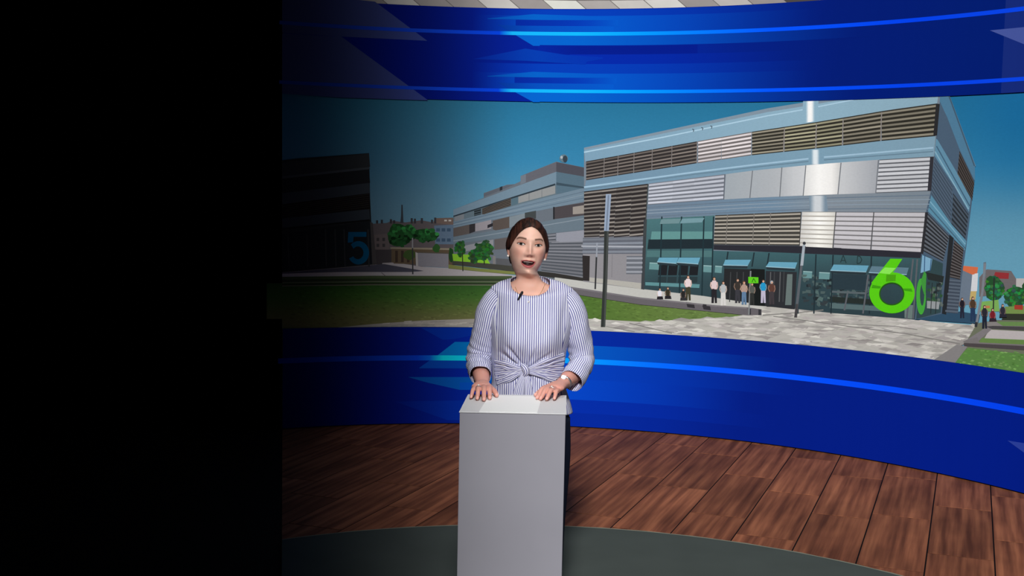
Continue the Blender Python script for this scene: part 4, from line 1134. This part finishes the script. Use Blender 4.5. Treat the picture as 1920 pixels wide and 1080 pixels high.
# trunk and legs (under the clothes)
TX = lambda z: interp([(0.0, .085), (.95, .072), (1.115, .066), (1.25, .070), (1.33, .073), (1.45, .075)], z)[0]
TORSO = [(1.405, .134, .080, .085), (1.37, .147, .095, .092), (1.33, .151, .107, .096), (1.29, .149, .122, .099), (1.25, .141, .136, .100), (1.21, .136, .138, .098), (1.17, .131, .124, .095), (1.14, .1265, .108, .092), (1.115, .124, .102, .090), (1.08, .126, .108, .095), (1.04, .133, .113, .106), (.98, .146, .116, .118), (.93, .152, .112, .122), (.88, .152, .105, .118)]
def ellipse_ring(z, k, N=48, dz=0):
    w, f_, b_ = interp(TORSO, z)
    return [Vector((TX(z) + (w - k) * math.sin(t), YB - ((f_ if math.cos(t) > 0 else b_) - k) * math.cos(t), z)) for t in [2 * math.pi * i / N for i in range(N)]]
body.rings([ellipse_ring(1.39 - .02 * i, .018) for i in range(25)], True, True, True, SKIN)
LEGS = {}
for sd in (-1, 1):
    LEGS[sd] = [(Vector((TX(.9) + sd * .075, YB + .005, .93)), .078, .085), (Vector((TX(.9) + sd * .083, YB, .78)), .074, .080), (Vector((TX(.9) + sd * .088, YB, .52)), .054, .058), (Vector((TX(.9) + sd * .090, YB + .015, .34)), .047, .050), (Vector((TX(.9) + sd * .092, YB + .02, .10)), .033, .034)]
    tube(body, [(p, a - .012, b - .012) for p, a, b in LEGS[sd]], 16, 4, Vector((0, 1, 0)), SKIN)

# forearms and hands: built from joined limbs, then fused into one skin
def limb(m, pts, N=12, n=4): tube(m, pts, N, n, Vector((0, 0, 1)))
def hand(elbow, cuff, wrist, mcps, tips, thumb, zt=PZ + .009):
    m = Mesh()
    mid = sum((Vector(q) for q in mcps), Vector()) / 4
    side = (Vector(mcps[3]) - Vector(mcps[0])).normalized()
    limb(m, [(elbow, .036, .036), (cuff, .032, .034), (wrist, .0245, .019), ((wrist * .55 + mid * .45), .032, .0175), (wrist * .25 + mid * .75, .037, .0150)], 20, 5)
    for i, (a, b) in enumerate(zip(mcps, tips)):
        a, b = Vector(a), Vector(b); r = (.0092, .0095, .0090, .0080)[i]
        L = (b - a).length
        root = a * .55 + (wrist * .35 + mid * .65) * .45 + Vector((0, 0, -.003))
        pip = a.lerp(b, .48) + Vector((0, 0, .010)); dip = a.lerp(b, .78) + Vector((0, 0, .004))
        limb(m, [(root, r * 1.25, r * 1.1), (a, r * 1.15, r * 1.08), (pip, r * .98, r * .95), (dip, r * .86, r * .82), (b, r * .72, r * .66)], 12, 4)
    q = [Vector(t) for t in thumb]
    limb(m, [(q[0], .015, .013), (q[1], .0125, .0115), (q[2], .0102, .0095), (q[3], .0078, .0070)], 12, 4)
    v, f = remeshed(m, .0019, 3)
    b_ = len(body.v)
    nails = []
    for i, t in enumerate(list(tips) + [thumb[3]]):
        t = Vector(t); d = (t - Vector((list(mcps) + [thumb[2]])[i])).normalized(); nails.append(t + d * .003 + Vector((0, 0, .005)))
    for p in v:
        c = list((222, 160, 144))
        kn = min((p - Vector(a)).length for a in mcps)
        e = g(kn, .008) * .5; c = [x * (1 - e) + y * e for x, y in zip(c, (206, 124, 112))]
        for nl in nails:
            if (p - nl).length < .0055: c = [236, 176, 164]
        body.v.append(p); body.c.append(lin(c)); body.uv.append((0, 0))
    for q_ in f: body.f.append(tuple(b_ + i for i in q_))
zk = PZ + .034; zf = PZ + .009
def T3(x, y, z): return (x, y, z)
EL_L = W(900, 672, 4.60); CU_L = W(902, 699, 4.46); WR_L = W(904.5, 719, 4.345)
hand(EL_L, CU_L, WR_L,
     [T3(-.0722, 4.238, zk), T3(-.0905, 4.226, zk + .003), T3(-.1085, 4.232, zk), T3(-.1235, 4.247, zk - .006)],
     [T3(-.0690, 4.172, zf), T3(-.0880, 4.142, zf), T3(-.1115, 4.160, zf), T3(-.1335, 4.183, zf)],
     [T3(-.086, 4.318, zk - .002), T3(-.068, 4.286, zk - .012), T3(-.0545, 4.254, zf + .010), T3(-.0455, 4.224, zf + .001)])
EL_R = W(1097, 678, 4.58); CU_R = W(1072, 704, 4.45); WR_R = W(1054, 719, 4.345)
hand(EL_R, CU_R, WR_R,
     [T3(.1250, 4.262, zk), T3(.1380, 4.246, zk + .002), T3(.1525, 4.238, zk - .001), T3(.1670, 4.242, zk - .007)],
     [T3(.0945, 4.196, zf), T3(.1060, 4.180, zf), T3(.1270, 4.176, zf), T3(.1540, 4.188, zf)],
     [T3(.152, 4.310, zk - .004), T3(.130, 4.292, zk - .012), T3(.108, 4.272, zf + .010), T3(.0905, 4.250, zf + .001)])
ROOT = Vector((TX(0), YB, 0))
def skin_nodes(t, b):
    vcol(t, b)
    b.inputs['Subsurface Weight'].default_value = 0.12; b.inputs['Subsurface Radius'].default_value = (.012, .004, .002); b.inputs['Subsurface Scale'].default_value = 1.0
M_SKIN = material('skin', SKIN, 0.5, 0.3, nodes=skin_nodes)
person = body.build('person', M_SKIN, None, ROOT)
person.location = ROOT
tag(person, 'presenter in a striped blouse standing with both hands on the podium', 'person')
def child(m, name, mat, label=None, smooth=True):
    o = m.build(name, mat, person, ROOT, smooth)
    if label: o['label'] = label
    return o
def ball(m, c, r, col=(255, 255, 255), n=10):
    c = Vector(c); rings = []
    for i in range(1, n):
        t = math.pi * i / n; rings.append([c + Vector((r * math.sin(t) * math.cos(a), r * math.sin(t) * math.sin(a), r * math.cos(t))) for a in [2 * math.pi * k / 14 for k in range(14)]])
    m.rings(rings, True, True, True, col)

# eyes: almond caps with iris, pupil and lash line
M_VC = material('eye_gloss', (255, 255, 255), 0.2, 0.5, nodes=vcol)
M_LASH = material('lash', (44, 30, 26), 0.7, 0.1)
for sd in (-1, 1):
    m = Mesh(); N, R = 26, 16; xc, zc = sd * .0318, .0005
    def hgt(u): return .0052 * (1 - u * u) ** .75, .0039 * (1 - u * u) ** .8
    rings = []; cs = []
    for j in range(R + 1):
        r = []
        for i in range(N + 1):
            u = -0.999 + 1.998 * i / N; up_, dn = hgt(u); w_ = j / R
            x = xc + u * .0130; zz = zc + up_ - (up_ + dn) * w_ + .0008 * u * sd
            y = head_pt(math.asin(max(-1, min(1, x / .0695))), zz, 0, False).y + .0052 - .0030 * (1 - u * u)
            r.append(H((x, y, zz)))
            d = math.hypot(x - xc + .001, (zz - zc - .0004))
            cs.append((16, 14, 14) if d < .0024 else ((62, 56, 54) if d < .0048 else ((40, 34, 34) if d < .0054 else (222, 214, 208))))
        rings.append(r)
    b_ = m.rings(rings, False)
    for i, c in enumerate(cs): m.c[b_ + i] = lin(c)
    child(m, 'eye', M_VC)
    m = Mesh(); pth = []
    for i in range(9):
        u = -1.06 + 2.12 * i / 8; up_ = .0054 * max(0, 1 - u * u) ** .75; x = xc + u * .0130
        y = head_pt(math.asin(x / .0695), zc, 0, False).y + .0040 - .0030 * max(0, 1 - u * u)
        pth.append((H((x, y, zc + up_ + .0008 * u * sd)), .00145, .0013))
    tube(m, pth, 8, 3); child(m, 'eyelashes', M_LASH)
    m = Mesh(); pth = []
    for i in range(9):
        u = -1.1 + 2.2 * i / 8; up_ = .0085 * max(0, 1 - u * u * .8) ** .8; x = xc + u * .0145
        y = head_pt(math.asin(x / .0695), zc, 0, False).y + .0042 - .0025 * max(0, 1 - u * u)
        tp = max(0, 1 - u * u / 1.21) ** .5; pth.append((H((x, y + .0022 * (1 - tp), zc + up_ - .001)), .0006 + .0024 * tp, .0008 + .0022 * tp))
    tube(m, pth, 8, 3); child(m, 'eyelid', material('eyelid_shade', (196, 140, 120), 0.5, 0.3))  # lid skin darkened, painting in the shade of the eye crease
# teeth
m = Mesh(); rings = []
for j in range(4):
    r = []
    for i in range(13):
        u = -1 + i / 6; x = -.001 + u * .0175
        r.append(H((x, -.0885 + .007 * u * u + .002, -.0612 - .0030 * j / 3 - .0006 * u * u)))
    rings.append(r)
m.rings(rings, False); child(m, 'teeth', material('teeth', (196, 176, 166), 0.3, 0.4))

# hair: drawn back from a middle parting
def hair_edge(z, sd):
    if z >= .0665: return 0.0
    hx = interp([(.0665, .0), (.060, .0165), (.052, .0275), (.040, .0395), (.03, .046), (.006, .0585), (-.018, .0655), (-.03, .068)], z)[0]
    w = interp(HEAD, z)[0]
    if z > -.022: return math.asin(max(0, min(.995, hx / (w + .001))))
    return 1.47 + .35 * sst(-.022, -.04, z)
m = Mesh(); rings = []; NH = 110
zz = .0975; rows = []
while zz > -.075: rows.append(zz); zz -= .0022 if zz > .05 else .004
for z in rows:
    r = []
    e0, e1 = hair_edge(z, 1), -hair_edge(z, -1)
    for k in range(NH + 1):
        t = k / NH; ph = e0 + (2 * math.pi + e1 - e0) * t
        d = min(t, 1 - t) * (2 * math.pi - e0 - abs(e1))
        full = z >= .0665
        tk = (.0075 if full else .0012 + .0088 * sst(0, .30, d))
        if z < .07 and z > .045: tk = tk * (1 - sst(.055, .0665, z)) + .0075 * sst(.055, .0665, z) * (sst(0, .2, d) if not full else 1) + (.0012 * sst(.055, .0665, z) if not full else 0)
        front = max(0, math.cos(ph))
        pz = z
        part_groove = .0030 * g(math.sin(ph) * (interp(HEAD, z)[0]), .004) * front * sst(.05, .07, z)
        strands = .0006 * math.sin(ph * 41 + 9 * math.sin(z * 60)) + .0004 * math.sin(ph * 83 + z * 300)
        p = head_pt(ph if ph <= math.pi else ph - 2 * math.pi, pz, tk - part_groove + strands * sst(0, .15, d), False)
        if z < -.02: p.y = max(p.y, -.02)
        r.append(H(p))
    rings.append(r)
m.rings(rings, False)
# crown cap
cap = [H(head_pt(2 * math.pi * k / 40 if k <= 20 else 2 * math.pi * k / 40 - 2 * math.pi, .0972, .0072, False)) for k in range(40)]
cap2 = [H(head_pt(2 * math.pi * k / 40 if k <= 20 else 2 * math.pi * k / 40 - 2 * math.pi, .0985, .006, False) * 1 + Vector((0, 0, .0022))) for k in range(40)]
ctr = H((0, .002, .1018)); m.rings([cap, cap2, [ctr + (p - ctr) * .25 for p in cap2]], True, False, True)
def hair_nodes(t, b):
    N = t.nodes.new; L = t.links.new
    tc = N('ShaderNodeTexCoord'); mp = N('ShaderNodeMapping'); mp.inputs['Scale'].default_value = (140, 18, 18); mp.inputs['Rotation'].default_value = (0, 0.2, 0)
    nz = N('ShaderNodeTexNoise'); nz.inputs['Scale'].default_value = 1; nz.inputs['Detail'].default_value = 3
    rp = N('ShaderNodeValToRGB'); e = rp.color_ramp.elements; e[0].position = .38; e[0].color = lin((26, 16, 14)); e[1].position = .75; e[1].color = lin((86, 48, 36))
    L(tc.outputs['Object'], mp.inputs[0]); L(mp.outputs[0], nz.inputs['Vector']); L(nz.outputs[0], rp.inputs[0]); L(rp.outputs[0], b.inputs['Base Color'])
M_HAIR = material('brown_hair', (60, 38, 30), 0.6, 0.2, nodes=hair_nodes)
hair = child(m, 'hair', M_HAIR, 'dark reddish brown hair parted in the middle and tied back')
m = Mesh()
tube(m, [(H((0, .098, .02)), .016, .016), (H((0, .125, .0)), .024, .020), (H((.005, .128, -.06)), .024, .018), (H((.004, .118, -.13)), .010, .008)], 14, 5)
child(m, 'ponytail', M_HAIR)

# ------------------------------------------------------------------ blouse
def stripes(t, b):
    N = t.nodes.new; L = t.links.new
    uv = N('ShaderNodeUVMap'); uv.uv_map = 'UVMap'; sx = N('ShaderNodeSeparateXYZ')
    d = N('ShaderNodeMath'); d.operation = 'DIVIDE'; d.inputs[1].default_value = .0079
    fr = N('ShaderNodeMath'); fr.operation = 'FRACT'
    rp = N('ShaderNodeValToRGB'); rp.color_ramp.interpolation = 'LINEAR'; e = rp.color_ramp.elements
    e[0].position = .0; e[0].color = lin((112, 112, 166)); e[1].position = .40; e[1].color = lin((112, 112, 166))
    x = e.new(.48); x.color = lin((236, 236, 246)); x = e.new(.92); x.color = lin((236, 236, 246)); x = e.new(1.0); x.color = lin((112, 112, 166))
    L(uv.outputs[0], sx.inputs[0]); L(sx.outputs[0], d.inputs[0]); L(d.outputs[0], fr.inputs[0]); L(fr.outputs[0], rp.inputs[0]); L(rp.outputs[0], b.inputs['Base Color'])
M_BLOUSE = material('striped_cotton', (220, 220, 235), 0.8, 0.1, nodes=stripes)
KN = W(985, 693, YB - .115)                                   # the knot
CREASES = [(math.radians(a_), l_, m_) for a_, l_, m_ in ((131, .125, .0085), (69, .115, .0085), (38, .13, .007), (108, .08, .005), (150, .13, .006), (88, .07, .004), (25, .12, .005), (-48, .06, .004), (-128, .06, .004))]
def fold(p, front):
    """cloth relief: gathers fanning out from the knot, gentle drape elsewhere"""
    d = 0.0
    if front > 0:
        dx, dz = p.x - KN.x, p.z - KN.z; r = math.hypot(dx, dz); a = math.atan2(dz, dx)
        d += .0035 * sst(.008, .04, r) * (1 - sst(.07, .13, r)) * math.sin(a * 13 + 2.2 * math.sin(a * 3)) * sst(0, .4, front)
        for ca, ln, am in CREASES:
            al = dx * math.cos(ca) + dz * math.sin(ca); pe = -dx * math.sin(ca) + dz * math.cos(ca)
            if al > 0: d += am * (g(pe - .004, .0045) - 1.2 * g(pe + .004, .005)) * sst(0, .015, al) * (1 - sst(ln * .5, ln, al)) * sst(0, .3, front)
        d += .004 * math.sin(p.x * 70 + p.z * 25) * sst(1.10, 1.0, p.z)
        for sd in (-1, 1):                                     # dart creases from the bust to the armholes and the waist
            ex = TX(1.25) + sd * .115
            d -= .006 * g(p.x - ex - sd * (p.z - 1.28) * .15, .010) * g(p.z - 1.30, .05)
    n_ = noise.noise(Vector((p.x * 9, p.y * 6, p.z * 7)))
    d += .0035 * n_ + .0018 * math.sin((p.x * 30 + p.z * 46) + 3 * n_)
    return d
def blouse_pt(t, v):
    """t angle (0 front), v 0..1 from collar to hem"""
    s_, c_ = math.sin(t), math.cos(t)
    kz = (1 - c_) / 2
    collar = Vector((HC.x + .012 + .073 * s_, YB + .012 - .078 * c_, interp([(0, 1.3905), (.25, 1.409), (.5, 1.436), (1, 1.455)], kz)[0]))
    z = 1.385 - (v - .16) / .84 * (1.385 - .955)
    if v >= .16:
        w, f_, b_ = interp(TORSO, z); p = Vector((TX(z) + (w + .006) * s_, YB - ((f_ if c_ > 0 else b_) + .006) * c_ , z))
    else:
        z1 = 1.385; w, f_, b_ = interp(TORSO, z1); q = Vector((TX(z1) + (w + .008) * s_, YB - ((f_ if c_ > 0 else b_) + .006) * c_, z1 + .028 * abs(s_) ** 2))
        u = v / .16; p = collar.lerp(q, u); p.z += .010 * math.sin(math.pi * u) * abs(s_); p.y -= .006 * math.sin(math.pi * u) * c_
    if c_ > 0 and z < 1.36:
        for sd in (-1, 1): p.y -= .024 * g(p.x - TX(1.23) - sd * .066, .040) * g(p.z - 1.235, .045 if p.z > 1.235 else .032)
        p.y += .010 * g(p.x - TX(1.23), .022) * g(p.z - 1.23, .05)
    k = sst(.03, .2, v)
    n_ = Vector((s_, -c_, 0)); p += n_ * fold(p, c_) * k
    return p
m = Mesh(); NT, NV = 160, 120; rings, uvs = [], []
for j in range(NV + 1):
    v = j / NV; rings.append([blouse_pt(2 * math.pi * (k + .5) / NT - math.pi, v) for k in range(NT)])
    uvs.append([(1 + (p.x - TX(1.25) if v < .17 or abs(2 * math.pi * (k + .5) / NT - math.pi) < 1.0 else math.copysign(.115 + (abs(2 * math.pi * (k + .5) / NT - math.pi) - 1.0) * .12, p.x - TX(1.25))), p.z) for k, p in enumerate(rings[-1])])
m.rings(rings, True, False, False, uvs=uvs)
# sleeves
def wob(seed, bend):
    def f(u, t, L):
        e = g(u - bend, .14); n_ = noise.noise(Vector((math.cos(t) * 1.6 + seed, math.sin(t) * 1.6, L * 22)))
        return .0030 * n_ * (1 + 1.2 * e) + .0045 * e * math.sin(L * 190 + 2.5 * math.sin(t + seed)) * (0.5 + .5 * math.cos(t + seed))
    return f
def sleeve(path, seed, bend, pit):
    s_ = Mesh()
    tube(s_, path, 40, 10, Vector((0, 1, 0)), wob=wob(seed, bend), cap=False)
    return s_
SL = [(W(956, 549, YB), .026, .045), (W(936, 555, YB), .042, .051), (W(919, 580, YB), .0475, .053), (W(910, 617, YB + .005), .0470, .051), (W(901.5, 655, YB + .02), .0465, .048), (W(899.0, 678, YB + .005), .0455, .046), (W(899.5, 694, YB - .045), .0420, .042), (W(900.5, 704, YB - .085), .0385, .040)]
SR = [(W(1036, 550, YB), .026, .045), (W(1056, 556, YB), .042, .051), (W(1073, 581, YB), .0475, .053), (W(1082, 617, YB + .005), .0470, .051), (W(1090.5, 655, YB + .02), .0465, .048), (W(1092, 678, YB + .01), .0460, .046), (W(1082.5, 697, YB - .04), .0440, .043), (W(1071, 714, YB - .085), .0450, .044)]
for path, seed in ((SL, 1.0), (SR, 5.0)):
    s_ = sleeve(path, seed, .68, None)
    # drop the end cap so that the cuff stays open
    s_.f = [q for q in s_.f if len(q) <= 4]
    b_ = len(m.v)
    m.v += s_.v; m.c += s_.c; m.uv += s_.uv; m.f += [tuple(b_ + i for i in q) for q in s_.f]
blouse = child(m, 'blouse', M_BLOUSE, 'blue and white pinstriped blouse with three-quarter sleeves')
sd_ = blouse.modifiers.new('thickness', 'SOLIDIFY'); sd_.thickness = .0012; sd_.offset = 0

# waist tie: sashes from both sides, knot and two hanging tails
def surf(px, py, lift): return W(px, py, 4.3) , lift
def front_y(x, z):
    w, f_, b_ = interp(TORSO, z); s_ = max(-.98, min(.98, (x - TX(z)) / (w + .006))); return YB - (f_ + .006) * math.sqrt(1 - s_ * s_)
def fp(px, py, lift=.008):
    p = W(px, py, YB - .1); p.y = front_y(p.x, p.z) - lift
    # keep the same line of sight
    q = W(px, py, p.y); return q
def sash(pts, flat=.006):
    return [(fp(x, y, l), w, flat) for x, y, l, w in pts]
def folds(rows, seed):
    m = Mesh()
    for i, (x0, y0, x1, y1) in enumerate(rows):
        xm, ym = (x0 + x1) / 2, (y0 + y1) / 2 + (2 if i % 2 else -1)
        pts = [(x0, y0, .001, .0085), (x0 + (x1 - x0) * .28, y0 + (y1 - y0) * .24, .005, .0100), (xm, ym, .009, .0085), (x0 + (x1 - x0) * .78, y0 + (y1 - y0) * .80, .012, .0065), (x1, y1, .014, .0045)]
        tube(m, sash(pts, .0052), 14, 8, Vector((0, 1, 0)), wob=lambda u, t, L: .0016 * noise.noise(Vector((L * 40, math.cos(t) * 2 + i + seed, math.sin(t) * 2))))
    return child(m, 'waist_sash', M_BLOUSE)
folds([(928, 676, 982, 692), (928, 685, 982, 693), (928.5, 694, 982, 694), (929.5, 703, 983, 695), (931, 712, 983, 696), (933, 720, 984, 697)], 1)
folds([(1057, 664, 988, 691), (1057, 673, 988, 692), (1056.5, 682, 988, 693), (1056, 691, 988, 694), (1055.5, 700, 988, 695), (1053, 709, 987, 696), (1046, 715, 987, 697)], 7)
m = Mesh()
tube(m, [(fp(979, 684, .016), .008, .009), (fp(984, 689, .024), .012, .012), (fp(987, 697, .024), .012, .012), (fp(984, 703, .016), .009, .009)], 16, 6, Vector((0, 1, 0)))
child(m, 'knot', M_BLOUSE)
for pts in ([(984, 698, .018, .008), (978, 712, .016, .013), (974, 728, .012, .018), (971, 746, .008, .022)], [(986, 699, .018, .007), (989, 714, .016, .011), (991, 730, .012, .015), (992, 748, .008, .018)]):
    m = Mesh(); tube(m, sash(pts, .0035), 14, 6, Vector((0, 1, 0))); child(m, 'sash_tail', M_BLOUSE)

# trousers and shoes
m = Mesh()
m.rings([[p + Vector((0, 0, 0)) for p in ellipse_ring(1.0 - .012 * i, .001, 48)] for i in range(11)], True, True, True)
for sd in (-1, 1): tube(m, LEGS[sd], 24, 6, Vector((0, 1, 0)))
child(m, 'trousers', material('navy_cloth', (24, 30, 48), 0.8, 0.1, nodes=speckle(.1, 40)), 'dark navy trousers')
for sd in (-1, 1):
    m = Mesh(); c = LEGS[sd][-1][0]
    tube(m, [(Vector((c.x, c.y + .045, .05)), .030, .045), (Vector((c.x, c.y - .02, .045)), .036, .042), (Vector((c.x + sd * .008, c.y - .11, .03)), .042, .028), (Vector((c.x + sd * .010, c.y - .17, .022)), .028, .018)], 18, 5, Vector((0, 0, 1)))
    child(m, 'shoe', material('black_leather', (22, 22, 24), 0.4, 0.4))

# jewellery, watch and clip-on microphone
M_PEARL = material('pearl', (238, 230, 220), 0.25, 0.6); M_GOLD = material('gold', (222, 178, 110), 0.3, 0.5, 0.9); M_SILV = material('silver', (214, 214, 216), 0.3, 0.5, 0.9)
for p in ((-.0690, .004, -.047), (.0685, .004, -.049)):
    m = Mesh(); ball(m, H(p), .0042); child(m, 'earring', M_PEARL)
m = Mesh(); pth = []
for i in range(13):
    u = i / 12; px = 966 + 56 * u; py = 538 + 29 * (1 - (2 * u - 1) ** 2) ** .8 - 6 * u
    d = blouse_pt(0, .02).y - .006
    pth.append((W(px, py, d + .022 * (2 * u - 1) ** 2 - .016 * (1 - (2 * u - 1) ** 2)), .0008, .0008))
tube(m, pth, 8, 3); neck = child(m, 'necklace', M_GOLD, 'fine gold necklace with a small pendant')
m = Mesh(); ball(m, W(991.5, 566, blouse_pt(0, .06).y - .020), .0036); child(m, 'pendant', M_PEARL)
m = Mesh()
mp0 = blouse_pt(-.25, .02).y - .026
tube(m, [(W(979.5, 546.5, mp0), .0035, .0035), (W(978.5, 549.5, mp0 - .002), .0050, .0050), (W(976, 553, mp0 - .004), .0040, .0040), (W(974, 557, mp0 - .003), .0034, .0034), (W(971.5, 561.5, mp0 - .002), .0036, .0032)], 12, 4)
child(m, 'clip_microphone', material('black_plastic', (16, 16, 18), 0.5, 0.3), 'small black clip-on microphone on the collar')
# wrist watch
m = Mesh(); ax = (WR_R - CU_R).normalized(); wc = CU_R.lerp(WR_R, .86); x_, y_ = frame(ax, Vector((0, 0, 1)))
rings = []
for s0 in (-.0055, 0, .0055):
    rings.append([wc + ax * s0 + x_ * .0285 * math.cos(t) + y_ * (.0245 if s0 == 0 else .0240) * math.sin(t) for t in [2 * math.pi * k / 32 for k in range(32)]])
m.rings(rings, True); wb = child(m, 'watch_strap', M_SILV, 'silver watch strap')
wb.modifiers.new('t', 'SOLIDIFY').thickness = .0016
m = Mesh(); fc = W(1053, 716, wc.y - .030); nrm = (Vector((0, 0, CAMH)) - fc).normalized(); a_, b__ = frame(nrm, Vector((0, 0, 1)))
def slab(m, c, u, v, n_, su, sv, tn):
    pts = [(-1, -.6), (-.6, -1), (.6, -1), (1, -.6), (1, .6), (.6, 1), (-.6, 1), (-1, .6)]
    m.rings([[c + u * x * su + v * y * sv for x, y in pts], [c + u * x * su + v * y * sv + n_ * tn for x, y in pts]], True, True, True)
nrm = (wc - (wc + ax * 0)).normalized() if False else (nrm * .7 + Vector((0, 0, .7))).normalized()
fc = wc + nrm * .0255; a_, b__ = frame(nrm, ax)
slab(m, fc, a_, b__, nrm, .0085, .0085, .004); child(m, 'watch_face', material('white_dial', (246, 246, 246), 0.25, 0.5), 'white watch face', smooth=False)
# rings with a bright stone
def finger_ring(a, b, k, r):
    a, b = Vector(a), Vector(b); d = (b - a).normalized(); c = a.lerp(b, k) + Vector((0, 0, .008)); x, y = frame(d, Vector((0, 0, 1))); m = Mesh()
    rg = []
    for i in range(21):
        t = 2 * math.pi * i / 20; rg.append((c + x * r * math.cos(t) + y * r * math.sin(t), .0013, .0013))
    tube(m, rg, 8, 1, d); o = child(m, 'finger_ring', M_SILV)
    m = Mesh(); ball(m, c + Vector((0, -.005, r + .0015)), .0034); child(m, 'ring_stone', M_PEARL)
finger_ring((-.1085, 4.232, zk), (-.1115, 4.160, zf), .28, .0108)
finger_ring((.1525, 4.238, zk - .001), (.1270, 4.176, zf), .30, .0108)
